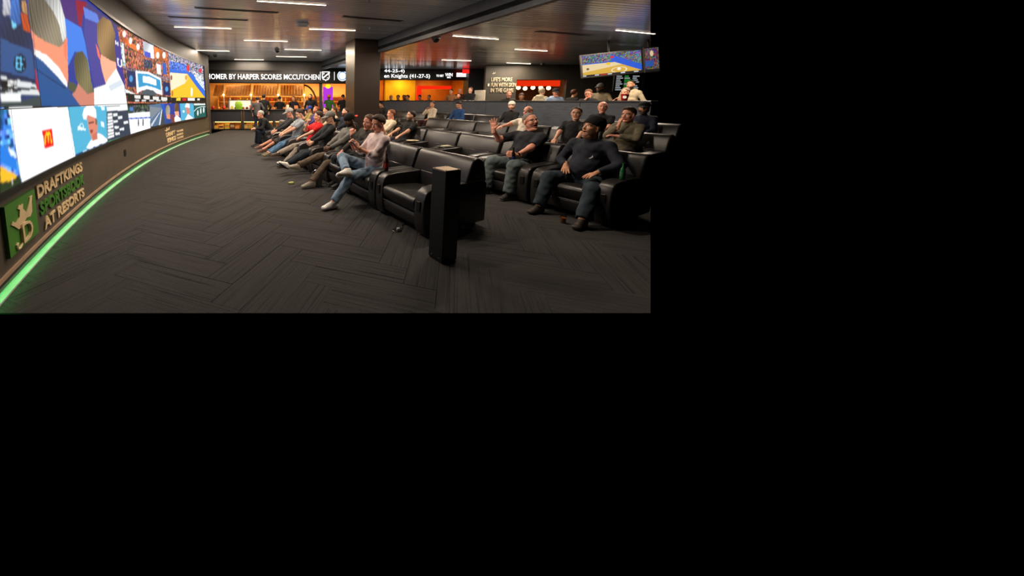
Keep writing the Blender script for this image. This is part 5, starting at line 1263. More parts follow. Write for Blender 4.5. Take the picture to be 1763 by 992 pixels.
M_eye = mat('eye_white', (225, 220, 212), .25); M_dark_eye = mat('eye_dark', (24, 16, 12), .2); 
SK = {'light': (226, 172, 142), 'pink': (230, 160, 132), 'tan': (204, 148, 112), 'brown': (150, 98, 70), 'dark': (92, 60, 44)}

def person(label, loc, heading, fine=False, pose='sit', g=1.0, fat=0.0, lean=14, side=0, twist=0, hip=None, head=(0, 0, 0), hoff=(0, 0, 0), lh=None, rh=None, lel=None, rel=None,
           lf=None, rf=None, lk=None, rk=None, lfd=(1, 0, 0), rfd=(1, 0, 0), lfu=(0, 0, 1), rfu=(0, 0, 1), hands=('relaxed', 'relaxed'), palms=((0, 0, -1), (0, 0, -1)), fdirs=(None, None), skin='light',
           top=(60, 60, 60), sleeve=1.0, hood=False, collar=False, bottom=(50, 60, 80), jeans=True, shorts=False, shoes=(30, 28, 26), sole=(225, 222, 215), hair=('short', (60, 44, 32)), hat=None, beard=None, glasses=False, opened=0, cat='person', group=None, woman=False, big=0, leg=1.0):
    res = .0125 if fine else .03
    sgn = {'l': 1, 'r': -1}
    sitting = pose == 'sit'
    hz = (.51 if sitting else .93 * g) if hip is None else hip
    P = V3(0, 0, hz); la = math.radians(lean); sa = math.radians(side)
    up = unit(V3(-math.sin(la), math.sin(sa), math.cos(la))); tw_ = math.radians(twist)
    fwd = V3(math.cos(tw_), math.sin(tw_), 0); fwd = unit(fwd - up * (fwd @ up)); left = np.cross(up, fwd)
    gm = g * (1 + .06 * big)
    Mid, Ch, SC, N = P + up * .20 * g, P + up * .37 * g, P + up * .455 * g, P + up * .52 * g - fwd * .005
    sw = (.165 if woman else .185) * gm * (1 + .06 * fat)
    sh = {s: SC + left * (sgn[s] * sw) - fwd * .01 for s in 'lr'}
    hipj = {s: P + left * (sgn[s] * .092 * g * (1 + .15 * fat)) - V3(0, 0, .01) for s in 'lr'}
    # arms
    tgt = {'l': lh, 'r': rh}; eh = {'l': lel, 'r': rel}; el = {}; wr = {}
    for s in 'lr':
        if tgt[s] is None: tgt[s] = (.30, sgn[s] * .17, hz + .13) if sitting else (.10, sgn[s] * .26, hz - .02)
        hint = (-.5, sgn[s] * .8, -.6) if eh[s] is None else eh[s]
        el[s], wr[s] = ik(sh[s], tgt[s], .285 * g, .25 * g, hint)
    # legs
    ft = {'l': lf, 'r': rf}; kh = {'l': lk, 'r': rk}; kn = {}; an = {}
    for s in 'lr':
        if ft[s] is None: ft[s] = (.50, sgn[s] * .15, .09) if sitting else (0.0, sgn[s] * .11, .09)
        hint = (.6, sgn[s] * .15, .9) if kh[s] is None else kh[s]
        kn[s], an[s] = ik(hipj[s], ft[s], .43 * g * leg, .42 * g * leg, hint if sitting else (1, 0, 0))
    # head frame
    yw, pt, rl = [math.radians(a) for a in head]
    hf = V3(math.cos(yw) * math.cos(pt), math.sin(yw) * math.cos(pt), math.sin(pt)); hu0 = V3(-math.cos(yw) * math.sin(pt), -math.sin(yw) * math.sin(pt), math.cos(pt))
    hl0 = np.cross(hu0, hf); hu = hu0 * math.cos(rl) + hl0 * math.sin(rl)
    HR = basis(hf, hu); hs = 1.06 * (g ** .5) * (1 + .05 * fat)
    HC = N + unit(up * .6 + V3(0, 0, .7)) * .150 * hs + fwd * .03 + np.array(hoff, float)
    torso_w = 1 + .20 * fat; torso_d = 1 + .45 * fat
    def torso(f, i, low=0.0):
        f.ecap(P - up * low, Mid, (.165 + (.01 if woman else 0)) * torso_w * g + i, .118 * torso_d * g + i, .148 * torso_w * g + i, .112 * torso_d * g + i, left)
        f.ecap(Mid, Ch, .148 * torso_w * g + i, .112 * torso_d * g + i, .165 * (1 + .1 * fat) * g + i, .118 * (1 + .15 * fat) * g + i, left)
        if fat: f.ell(P + up * .14 + fwd * .06 * fat, (.13 * torso_d + i, .15 * torso_w + i, .16 + i), np.stack([fwd, left, up], 1))
        f.cap(sh['l'] - left * .02, sh['r'] + left * .02, .062 * gm + i, .062 * gm + i); f.cap(SC, N, .075 * gm + i, .052 * gm + i * .4)
        for s in 'lr': f.cap(SC + left * sgn[s] * .1 - up * .01, N - up * .01, .055 + i, .05 + i * .3)
    ab = 1 + .18 * fat
    # -- the body, one surface
    f = Field(.035); torso(f, -.016)
    for s in 'lr':
        f.cap(sh[s], el[s], .049 * ab, .041 * ab); f.cap(el[s], wr[s] + unit(wr[s] - el[s]) * .0, .041 * ab, .027)
        f.cap(hipj[s], kn[s], .072 * ab, .052); f.cap(kn[s], an[s], .05, .036); f.cap(an[s], an[s] - V3(0, 0, .02), .036, .036)
    f.cap(N, HC - HR[:, 2] * .06, .05, .05)
    v, fc = f.surface(res); V_, F_, M_ = [v], [fc], [np.zeros(len(fc), int)]; n0 = len(v)
    hv, hfc, hm = head_mesh(fine, opened, 1 if fat > .5 else 0)
    V_.append((hv * hs) @ HR.T + HC); F_.append(hfc + n0); M_.append(hm); n0 += len(hv)
    for i, s in enumerate('lr'):
        gv, gf = hand_mesh(hands[i], fine); fa = unit(wr[s] - el[s]) if fdirs[i] is None else unit(np.array(fdirs[i], float))
        pn = np.array(palms[i], float); R = basis(fa, -pn); vv = gv.copy(); ff = gf
        if s == 'l': vv = vv * np.array([1, -1, 1]); ff = gf[:, ::-1]
        V_.append((vv * (g ** .5) * (1 + .1 * fat)) @ R.T + wr[s]); F_.append(ff + n0); M_.append(np.zeros(len(ff), int)); n0 += len(vv)
    skc = SK[skin]; hc = hair[1] if hair else (90, 70, 55)
    lip = mat('lip_%s' % skin, tuple(int(a * b) for a, b in zip(skc, (.86, .62, .62))), .4)
    body = np_object('person', np.concatenate(V_), np.concatenate(F_), [skin_mat(skc), M_eye, lip, M_dark_eye, hair_mat(hc)], np.concatenate(M_))
    body.location = loc; body.rotation_euler = (0, 0, heading); tag(body, label, cat, group)
    seed = (sum(map(ord, label)) % 97) * .37
    # -- top
    f = Field(.035); i = .010; torso(f, i, .045)
    for s in 'lr':
        if sleeve > .95: f.cap(sh[s], el[s], .054 * ab + .008, .046 * ab + .008); f.cap(el[s], el[s] + (wr[s] - el[s]) * .93, .046 * ab + .008, .036 + .006, True)
        elif sleeve > .6: f.cap(sh[s], el[s], .054 * ab + .008, .046 * ab + .008); f.cap(el[s], el[s] + (wr[s] - el[s]) * .35, .048 * ab + .008, .046 * ab + .008, True)
        else: f.cap(sh[s], sh[s] + (el[s] - sh[s]) * .78, .056 * ab + .01, .054 * ab + .012, True)
    if collar: f.cap(N - up * .01, N + up * .045, .064, .062, True)
    if hood: f.cap(N - fwd * .075 + left * .07, N - fwd * .075 - left * .07, .05, .05); f.cap(N - fwd * .08, N - fwd * .10 - up * .06, .06, .04); f.cap(N + left * .075, N - fwd * .06 + left * .08, .03, .045); f.cap(N - left * .075, N - fwd * .06 - left * .08, .03, .045)
    v, fc = f.surface(res, .0035, None, seed); np_object('top', v, fc, [cloth(top)], None, body)
    # -- trousers
    f = Field(.035)
    f.ecap(P - up * .03, P + up * .07, .168 * torso_w * g + .012, .122 * torso_d * g + .008, .155 * torso_w * g + .002, .115 * torso_d * g - .004, left)
    for s in 'lr':
        f.cap(hipj[s], kn[s], .09 * (1 + .3 * fat) * g, .07 * (1 + .28 * fat) * g, False)
        if shorts: f.cap(hipj[s] + (kn[s] - hipj[s]) * .5, kn[s], .085, .078, True)
        else: f.cap(kn[s], kn[s] + (an[s] - kn[s]) * .95, .07 * (1 + .28 * fat) * g, .062 * (1 + .3 * fat) * g, True)
    v, fc = f.surface(res, .0035, None, seed + 1); np_object('trousers', v, fc, [denim(bottom) if jeans else cloth(bottom, 'twill')], None, body)
    # -- shoes
    for i, s in enumerate('lr'):
        sv_, sf, sm = shoe_mesh(fine); R = basis((lfd, rfd)[i], (lfu, rfu)[i])
        np_object('shoe', (sv_ * 1.12) @ R.T + (an[s] - R[:, 2] * .09), sf, [mat('shoe_%d_%d_%d' % tuple(shoes), shoes, .6), mat('sole_%d_%d_%d' % tuple(sole), sole, .7)], sm, body)
    # -- hair, hat, beard, glasses
    def on_head(name, key, mt):
        v, fc = hair_mesh(key, fine); return np_object(name, (v * hs) @ HR.T + HC, fc, [mt], None, body)
    if hair: on_head('hair', hair[0] if not hat else ('buzz' if hair[0] != 'long' else 'long'), hair_mat(hair[1]))
    if beard: on_head('beard', beard[0], hair_mat(beard[1]))
    if hat:
        o = on_head('beanie' if hat[0] == 'beanie' else 'cap', hat[0], cloth(hat[1], 'knit'))
        if len(hat) > 2:
            o.data.materials.append(cloth(hat[2], 'knit')); lv = np.zeros(len(o.data.vertices) * 3); o.data.vertices.foreach_get('co', lv); lv = ((lv.reshape(-1, 3) - HC) @ HR) / hs
            for p in o.data.polygons:
                c = lv[list(p.vertices)].mean(0)
                if abs(c[0]) > .112 and c[2] < .075: p.material_index = 1
    if glasses:
        m = MB()
        for s in (1, -1):
            ring = [(.099, s * .033 + .021 * math.cos(q), .012 + .015 * math.sin(q)) for q in [2 * math.pi * k / 12 for k in range(13)]]; m.path(ring, .0022, 5); m.tube((.092, s * .054, .016), (.0, s * .083, .014), .002, n=5)
        m.tube((.1, .012, .014), (.1, -.012, .014), .002, n=5)
        m.v = [tuple(HR @ (np.array(p) * hs) + HC) for p in m.v]; m.build('glasses', M_black, body)
    return dict(o=body, wr=wr, el=el, HC=HC, HR=HR, kn=kn, an=an)

def seat_loc(s, t, z=0): p = XY(s, t); return (p.x, p.y, z)
def world_pt(fig, p):
    o = fig['o']; c, s_ = math.cos(o.rotation_euler[2]), math.sin(o.rotation_euler[2]); return Vector((o.location[0] + p[0] * c - p[1] * s_, o.location[1] + p[0] * s_ + p[1] * c, o.location[2] + p[2]))

# ---- front row
pink = person('man in a pale pink shirt sitting with ankle on knee, looking at a phone', seat_loc(1.55, .29), FACE, True, g=1.05, leg=1.06, hip=.485, lean=10, head=(8, -16, 0), hands=('grip', 'grip'), palms=((.2, -.9, .3), (.2, .9, .3)), fdirs=((.45, -.25, .85), (.45, .2, .85)),
    lh=(.31, .065, .84), rh=(.34, -.05, .86), lel=(-.25, .35, -1), rel=(-.2, -.4, -1), lf=(.78, .20, .095), lk=(.5, .1, .9), rf=(.56, .17, .53), rk=(.35, -.9, .45), lfd=(1, .1, 0), rfd=(.97, .1, .08), rfu=(.0, -.62, .75), skin='pink', top=(226, 206, 204), sleeve=.7, collar=True, bottom=(132, 156, 178), shoes=(242, 240, 234), sole=(214, 206, 192), hair=('swept', (64, 46, 34)))
person('person in a dark hoodie resting the chin on one hand, behind the pink shirt', seat_loc(2.32, .50), FACE, True, lean=10, side=14, head=(15, -8, 10), lh=(.24, .10, .96), lel=(.3, .5, -.8), hands=('fist', 'relaxed'), palms=((-.6, -.4, .3), (0, 0, -1)), fdirs=((-.1, -.3, .9), None), rh=(.35, -.1, .62), skin='pink', top=(62, 60, 56), hood=True, bottom=(52, 58, 66), hair=('short', (92, 64, 44)), lf=(.40, .0, .09), rf=(.40, -.18, .09))
person('man in a grey long-sleeved shirt and black cap with a red brim', seat_loc(2.95, .40), FACE, True, leg=1.12, lean=22, head=(10, -22, 0), lh=(.36, .10, .60), rh=(.38, -.02, .58), hands=('grip', 'grip'), palms=((0, -.8, -.4), (0, .8, -.4)), lf=(.78, .42, .10), rf=(1.0, .10, .34), lk=(.4, .3, .9), rk=(.4, -.1, .9), rfd=(.9, .25, .35), rfu=(-.3, 0, .9), skin='dark', top=(112, 110, 106), bottom=(96, 82, 68), jeans=False, shoes=(150, 140, 124), sole=(206, 196, 180), hair=('buzz', (20, 16, 14)), hat=('cap_back', (24, 24, 24), (200, 52, 32)), beard=('stubble', (30, 22, 18)))
person('man in a grey cap and dark jacket eating in the front row', seat_loc(3.85, .42), FACE, True, lean=18, head=(0, -8, 0), lh=(.36, .12, .62), rh=(.33, -.06, .64), hands=('grip', 'grip'), palms=((0, -.8, -.4), (0, .8, -.4)), leg=1.1, lf=(1.05, .18, .18), rf=(.95, .0, .18), lfd=(.8, .1, .6), lfu=(-.6, 0, .8), rfd=(.85, .1, .5), rfu=(-.5, 0, .85), skin='light', top=(40, 42, 44), bottom=(40, 46, 52), shoes=(226, 222, 214), sole=(28, 28, 30), hair=('short', (54, 42, 34)), hat=('cap', (120, 118, 114)))
person('man in a bright red shirt with a hand at his mouth', seat_loc(4.62, .42), FACE, True, lean=22, head=(-10, -4, 0), rh=(.10, .02, 1.0), rel=(.6, -.4, -.7), hands=('relaxed', 'fist'), palms=((0, 0, -1), (-.7, .3, .2)), fdirs=(None, (-.2, .2, .9)), lh=(.56, .22, .60), lf=(.72, .16, .1), rf=(.86, -.02, .30), rfd=(.9, .2, .2), skin='light', top=(206, 30, 34), sleeve=.4, bottom=(150, 140, 128), jeans=False, shoes=(60, 48, 40), sole=(200, 180, 150), hair=('short', (52, 36, 28)))
person('dark-haired man in a grey tee and blue jeans looking down', seat_loc(5.7, .40), FACE, True, lean=12, head=(10, -26, 0), lh=(.40, .12, .66), rh=(.40, -.08, .66), lf=(.95, .14, .1), rf=(.92, -.05, .1), skin='light', top=(150, 160, 168), sleeve=.4, bottom=(84, 118, 150), shoes=(104, 90, 66), sole=(226, 220, 200), hair=('short', (46, 34, 28)))
person('man in shorts with a pale cap, next to the grey tee in the front row', seat_loc(6.5, .40), FACE, False, lean=8, head=(0, -14, 0), lh=(.42, .12, .66), rh=(.42, -.08, .66), lf=(.85, .1, .12), rf=(.90, -.1, .2), skin='pink', top=(56, 56, 58), bottom=(80, 74, 70), shorts=True, shoes=(110, 70, 60), hair=('short', (150, 146, 140)), hat=('cap', (168, 164, 158)))
person('grey-haired man in a black jacket leaning far forward at the row end', seat_loc(8.1, .30), FACE, False, lean=-34, head=(0, -10, 0), lh=(.55, .10, .62), rh=(.55, -.1, .62), lf=(.45, .14, .09), rf=(.5, -.12, .09), skin='pink', top=(38, 40, 38), bottom=(34, 42, 56), hair=('short', (170, 166, 158)), big=1)

# ---- second row
bean = person('man in a black beanie and navy sweater turning to his neighbour', seat_loc(-.13, 2.68), FACE, True, fat=.8, big=1, g=1.04, lean=8, hip=.47, head=(-22, 10, 0), opened=1, hands=('flat', 'flat'), palms=((-.1, 0, -1), (0, .1, -1)), fdirs=((.85, -.35, -.35), (.75, .45, -.45)), lh=(.24, .26, .63), rh=(.16, -.17, .64), lel=(-.4, .9, -.2), rel=(-.5, -.8, -.3), lf=(.66, .36, .09), rf=(.62, -.20, .09), lk=(.5, .45, .9), rk=(.6, -.25, .9), lfd=(1, .15, 0), rfd=(1, -.05, 0), skin='tan', top=(38, 42, 52), bottom=(52, 62, 72), shoes=(52, 42, 32), sole=(30, 26, 22), hair=('buzz', (28, 22, 18)), hat=('beanie', (18, 18, 20)), beard=('stubble', (150, 110, 86)))
hand = person('laughing man with glasses in a dark tee raising one hand', seat_loc(.86, 2.75), FACE, True, fat=1.15, big=1, g=1.06, lean=16, hip=.49, head=(70, 10, -8), opened=1, hands=('grip', 'open'), palms=((.1, -.9, -.2), (.9, .35, .2)), fdirs=((.9, -.3, .1), (-.05, -.12, .98)), rh=(.30, -.33, 1.06), rel=(.35, -.6, -.75), lh=(.42, .16, .66), lel=(-.5, .8, -.5), lf=(.52, .2, .09), rf=(.55, -.2, .09), skin='pink', top=(42, 44, 50), sleeve=.4, bottom=(98, 110, 112), shoes=(40, 36, 32), hair=('buzz', (120, 112, 104)), glasses=True)
person('man in a black polo with dark hair, third from the raised hand', seat_loc(4.05, 2.75), FACE, True, lean=22, head=(-14, 4, 0), lh=(.42, .26, .64), rh=(.46, -.1, .64), skin='light', top=(34, 34, 34), sleeve=.4, collar=True, bottom=(50, 50, 54), hair=('short', (38, 30, 26)), beard=('stubble', (96, 78, 66)))
person('red-haired man in a cream shirt behind the black polo', seat_loc(4.9, 2.75), FACE, False, lean=20, head=(-10, 0, 0), skin='pink', top=(214, 200, 172), bottom=(70, 70, 74), hair=('short', (128, 76, 46)))
person('bearded man in navy holding a white cup near the pillar', seat_loc(6.72, 2.3), FACE, False, lean=14, head=(0, 4, 0), rh=(.30, -.05, 1.05), rel=(.5, -.5, -.6), skin='light', top=(36, 40, 52), bottom=(46, 50, 58), hair=('short', (60, 40, 30)), beard=('beard', (96, 56, 34)))
person('man in a pale jacket facing the screens near the pillar', seat_loc(7.6, 2.3), FACE, False, lean=14, head=(0, 0, 0), skin='tan', top=(196, 176, 142), bottom=(60, 60, 66), hair=('short', (70, 52, 40)))
person('dark-haired man in brown in profile near the bar', seat_loc(8.3, 2.3), FACE, False, lean=14, head=(0, 0, 0), skin='light', top=(70, 58, 50), bottom=(50, 50, 56), hair=('short', (44, 32, 26)))
person('man with cropped orange hair and purple top near the bar', seat_loc(9.25, 2.3), FACE, False, lean=12, head=(0, 0, 0), skin='pink', top=(72, 66, 120), bottom=(50, 50, 56), hair=('buzz', (176, 100, 60)), beard=('beard', (150, 84, 50)))
person('man in a blue cap last in the second row', seat_loc(9.95, 2.3), FACE, False, lean=12, head=(0, -5, 0), skin='tan', top=(150, 132, 80), bottom=(50, 50, 56), hair=('short', (40, 32, 28)), hat=('cap', (40, 60, 140)))
# ---- third row
person('man with glasses in a black tee between beanie and raised hand', seat_loc(1.42, 5.0, Z3), FACE, True, lean=16, head=(20, 2, 0), lh=(.35, .28, .62), rh=(.36, -.1, .62), skin='light', top=(30, 30, 32), sleeve=.4, bottom=(60, 60, 66), hair=('short', (72, 52, 40)), glasses=True, fat=.3)
person('man in an olive hoodie with a hand on his cheek', seat_loc(.48, 4.95, Z3), FACE, True, lean=6, head=(-6, -4, 0), rh=(.20, -.02, 1.0), rel=(.5, -.4, -.8), lh=(.28, .02, .82), lel=(.3, .8, -.5), hands=('relaxed', 'relaxed'), palms=((0, -.3, -.9), (-.6, .5, .2)), fdirs=((.2, -.9, .1), (-.1, .1, .98)), skin='pink', top=(120, 112, 92), hood=True, bottom=(60, 60, 64), hair=('swept', (58, 42, 32)), fat=.3)
person('balding man with glasses in a white tee, arm along the seats', seat_loc(2.46, 5.0, Z3), FACE, True, lean=14, head=(6, 0, 0), rh=(.42, -.28, .82), rel=(-.2, -.8, -.5), lh=(.3, .2, .66), skin='pink', top=(214, 204, 186), sleeve=.4, bottom=(60, 60, 64), hair=('rim', (120, 92, 70)), glasses=True, fat=.4)
# ---- fourth row
person('man in a backward white cap and black jacket', seat_loc(4.1, 6.65, Z4), FACE, False, lean=10, head=(30, -2, 0), skin='light', top=(28, 28, 28), bottom=(50, 50, 54), hair=('short', (60, 44, 34)), hat=('cap_back', (226, 214, 200)), beard=('stubble', (110, 80, 62)))
person('bald man in a black tee with a white mark', seat_loc(1.75, 6.65, Z4), FACE, False, lean=10, head=(28, 2, 0), skin='pink', top=(26, 26, 28), sleeve=.4, bottom=(50, 50, 54), hair=None, fat=.5)
person('bearded man in a black cap at the right edge of the photo', seat_loc(.98, 6.65, Z4), FACE, False, lean=8, head=(15, 0, 0), skin='tan', top=(34, 38, 54), bottom=(50, 50, 54), hair=('short', (40, 30, 26)), hat=('cap', (22, 22, 24)), beard=('beard', (52, 38, 30)))
person('man in a blue top looking down with a smile', seat_loc(6.05, 6.6, Z4), FACE, False, lean=2, head=(14, -32, 0), skin='tan', top=(34, 66, 112), bottom=(44, 44, 50), hair=('swept', (26, 22, 20)))
person('woman in a cream jacket and dark red top with a hand at her face', seat_loc(7.45, 6.6, Z4), FACE, False, lean=6, woman=True, head=(24, -4, 0), rh=(.18, -.04, 1.0), rel=(.4, -.5, -.7), skin='tan', top=(214, 200, 176), bottom=(60, 36, 34), hair=('bun', (24, 18, 16)))
person('man in a dark jacket bending forward beside the pillar', seat_loc(10.5, 6.5, Z4), FACE, False, lean=-22, head=(0, -18, 0), skin='tan', top=(46, 44, 42), bottom=(40, 40, 44), hair=('short', (24, 20, 18)))

# ---- standing guests behind the divider
def standing(label, x, y, zc, top, hair, skin='light', yaw=0, base=PLAT, **kw):
    g = max(.84, min(1.08, (zc - base) / 1.60))
    return person(label, (x, y, base), FACE + math.radians(yaw), False, pose='stand', g=g, lean=kw.pop('lean', -5), top=top, hair=hair, skin=skin, bottom=kw.pop('bottom', (50, 50, 56)), **kw)
standing('red-cheeked man in a dark top before the slogan wall', 6.62, 11.85, 1.76, (58, 54, 48), ('short', (110, 66, 40)), 'pink', 40)
standing('man looking down in a brown top right of the slogan', 7.0, 11.7, 1.67, (104, 74, 52), ('short', (52, 34, 26)), 'tan', 30, head=(0, -30, 0))
standing('guest in a pale hoodie turned away behind the divider', 7.1, 10.85, 1.82, (206, 190, 160), ('short', (190, 170, 140)), 'light', 180, hood=True)
light_blue = standing('man in a pale blue hoodie and black cap at the ledge', 7.3, 10.45, 1.78, (150, 172, 200), ('short', (60, 44, 34)), 'pink', 50, hood=True, hat=('cap', (30, 30, 34)), big=1)
standing('guest in black seen from behind, right of the pale blue hoodie', 8.05, 10.7, 1.77, (30, 28, 28), ('short', (84, 50, 34)), 'tan', 170)
standing('man with glasses in charcoal leaning on the ledge with a hand at his chin', 7.62, 9.5, 1.73, (44, 46, 46), ('short', (104, 74, 50)), 'pink', 15, head=(0, -16, 0), glasses=True, rh=(.2, -.02, 1.28), rel=(.5, -.4, -.8))
standing('bearded man in a grey cap and sand sweatshirt standing behind the others', 8.6, 10.25, 1.93, (150, 136, 110), ('short', (50, 36, 28)), 'brown', 0, hat=('cap', (104, 104, 104)), beard=('beard', (40, 28, 22)))
standing('grey-haired man in a sand top holding a red cup', 8.1, 8.85, 1.75, (168, 150, 122), ('short', (132, 116, 98)), 'pink', 5, head=(-10, -6, 0), rh=(.30, -.12, 1.25), rel=(.3, -.6, -.7))
standing('dark-haired man in a cream hoodie in front of the odds board', 8.85, 9.5, 1.99, (190, 176, 146), ('short', (40, 28, 22)), 'tan', -5, hood=True, beard=('stubble', (60, 42, 34)))
standing('bald white-bearded man in grey at the left of the orange lounge', 3.83, 19.10, 2.02, (70, 68, 62), ('rim', (200, 196, 190)), 'pink', 50, 0, beard=('beard', (214, 208, 200)))
standing('short dark-haired guest in black in the orange lounge', 4.23, 19.00, 1.82, (44, 30, 26), ('short', (30, 22, 18)), 'tan', 40, 0)
standing('guest in maroon in the orange lounge', 4.59, 19.20, 1.89, (84, 40, 34), ('short', (34, 24, 20)), 'brown', 60, 0)
standing('tall dark guest at the back of the lounge', 4.84, 19.60, 2.10, (60, 46, 40), ('buzz', (30, 22, 18)), 'dark', 30, 0)
standing('man in a teal top in the orange lounge', 4.81, 18.90, 1.80, (84, 180, 176), ('short', (120, 66, 40)), 'pink', -20, 0)
standing('guest with dark hair looking down beside the teal top', 5.46, 18.90, 1.80, (120, 90, 60), ('short', (36, 26, 22)), 'tan', 30, 0, head=(0, -25, 0))
standing('man in green with dark hair near the red doorway', 6.02, 18.95, 1.80, (40, 66, 44), ('short', (26, 22, 20)), 'tan', 20, 0)
standing('guest in a tan shirt standing by the red doorway', 6.45, 16.8, 1.99, (150, 104, 66), ('short', (40, 28, 22)), 'tan', 20)
standing('bald guest in dark standing behind the tan shirt', 6.95, 17.05, 2.05, (66, 48, 40), ('rim', (90, 70, 56)), 'pink', 60)
standing('red-bearded man in black at the ledge by the red doorway', 6.45, 15.85, 1.75, (30, 28, 26), ('short', (60, 40, 30)), 'pink', 30, beard=('beard', (140, 70, 40)))
standing('woman in black with folded arms in front of the white chair', 6.95, 15.7, 2.03, (26, 26, 28), ('long', (110, 72, 48)), 'light', 20, woman=True, lh=(.26, -.10, 1.24), rh=(.28, .12, 1.22), lel=(.1, 1, -.5), rel=(.1, -1, -.5))
# ---- bar staff and guests
standing('man in grey leaning on the bar with his back to the room', -3.38, 16.2, 1.60, (84, 82, 84), ('short', (40, 30, 26)), 'light', -110, 0, bottom=(44, 52, 64), lean=-14, head=(20, -15, 0))
standing('dark-haired man in black beside the grey man at the bar', -3.1, 16.55, 1.72, (30, 30, 32), ('short', (24, 20, 18)), 'tan', -100, 0)
standing('bartender in a black cap and black shirt behind the bar', -2.5, 17.95, 1.62, (26, 26, 28), ('short', (30, 24, 20)), 'light', 75, 0, hat=('cap', (24, 24, 26)), sleeve=.4)
standing('bartender in a dark vest and white shirt behind the bar', -1.75, 18.2, 1.64, (36, 34, 44), ('short', (30, 22, 18)), 'tan', 60, 0)
standing('security guard in black standing before the bar', -.72, 16.5, 1.76, (24, 24, 26), ('short', (26, 20, 18)), 'tan', 50, 0, beard=('beard', (30, 22, 18)))
standing('man in a green jacket and orange cap at the right end of the bar', .2, 18.35, 1.78, (70, 130, 60), ('short', (40, 30, 26)), 'brown', 65, 0, hat=('cap', (236, 150, 30)))
standing('man in a black vest with bare arms beside the pillar', 1.0, 18.45, 1.82, (30, 30, 30), ('short', (40, 30, 24)), 'tan', 60, 0, hat=('cap', (50, 46, 44)), sleeve=.4)

# ================================================================== SMALL THINGS IN HANDS AND ON ARMS
def bottle(x, y, z, c, label, h=.23, rz=0, label_col=(40, 70, 130), tilt=None):
    k = h / .23; e = empty('beer_bottle', (x, y, z), rz, label, 'bottle')
    m = MB(); m.lathe([(r * k, q * k) for r, q in ((.029, 0), (.031, .006), (.031, .12), (.027, .145), (.014, .172), (.0125, .218), (.0145, .22), (.0145, .23))], 16); m.build('glass', mat('beer_glass_%d_%d_%d' % c, c, .1, 0, 0, 0, .1, 4, .6), e, smooth=True)
    m = MB(); m.lathe([(.0316 * k, .035 * k), (.0318 * k, .036 * k), (.0318 * k, .1 * k), (.0316 * k, .101 * k)], 16); m.build('label_band', mat('beer_label_%d_%d_%d' % label_col, label_col, .5), e, smooth=True)
    if tilt: e.rotation_euler = (tilt[0], tilt[1], rz)
    return e
p = XY(1.03 - .02, .17); bottle(p.x, p.y, .578, (60, 26, 14), 'brown beer bottle on the double armrest beside the pink shirt', .24, 0, (150, 40, 24))
p = XY(-.60, 2.55); bottle(p.x, p.y, .582, (40, 110, 60), 'green bottle on the armrest right of the beanie man', .2, 0, (60, 120, 70))
w_ = world_pt(hand, hand['wr']['l'] + unit(hand['wr']['l'] - hand['el']['l']) * .07); bottle(w_.x, w_.y, w_.z - .09, (40, 24, 16), 'dark bottle with a blue label held by the laughing man', .24, 0, (30, 60, 130))
w_ = (world_pt(pink, pink['wr']['l']) + world_pt(pink, pink['wr']['r'])) / 2
e = empty('phone', (w_.x - .035, w_.y - .02, w_.z + .03), FACE, 'dark phone held in both hands by the man in the pink shirt', 'phone')
M_ = Matrix.Rotation(math.radians(35), 4, 'Y'); m = MB(); m.box(-.005, .005, -.075, .075, 0, .075, 0, .003, 2, M_); m.build('case', M_black, e); m = MB(); m.box(-.007, -.005, -.068, .068, .005, .07, 0, 0, 1, M_); m.build('screen', emit('phone_screen', (120, 150, 200), .5), e)
# watch
w_ = pink['wr']['l'] - unit(pink['wr']['l'] - pink['el']['l']) * .03; d_ = unit(pink['wr']['l'] - pink['el']['l'])
m = MB(); m.tube(tuple(w_ - d_ * .012), tuple(w_ + d_ * .012), .034, .034, 14); m.build('watch', mat('watch_gold', (190, 160, 100), .3, .8), pink['o'])
w_ = bean['wr']['l'] - unit(bean['wr']['l'] - bean['el']['l']) * .02; d_ = unit(bean['wr']['l'] - bean['el']['l'])
m = MB(); m.tube(tuple(w_ - d_ * .01), tuple(w_ + d_ * .01), .042, .042, 14); m.build('watch', mat('watch_steel', (200, 200, 200), .25, .9), bean['o'])
w_ = hand['wr']['l'] - unit(hand['wr']['l'] - hand['el']['l']) * .03; d_ = unit(hand['wr']['l'] - hand['el']['l'])
m = MB(); m.tube(tuple(w_ - d_ * .012), tuple(w_ + d_ * .012), .036, .036, 14); m.build('watch', M_black, hand['o'])
# glass with amber drink on the floor by the beanie man's feet
p = XY(-.3, 1.98); e = empty('tumbler', (p.x, p.y, 0), 0, 'clear tumbler with amber drink on the floor between the beanie man\'s feet', 'glass')
m = MB(); m.lathe([(.028, .0), (.03, .004), (.036, .11), (.034, .11), (.028, .012)], 16); m.build('cup', mat('clear_glass', (200, 205, 205), .05, 0, 0, 0, 0, 1, .7), e, smooth=True); MATS['clear_glass'].node_tree.nodes['Principled BSDF'].inputs['Transmission Weight'].default_value = 1.0
m = MB(); m.lathe([(.027, .012), (.031, .07)], 16); m.build('drink', mat('amber_drink', (220, 110, 40), .1), e, smooth=True)
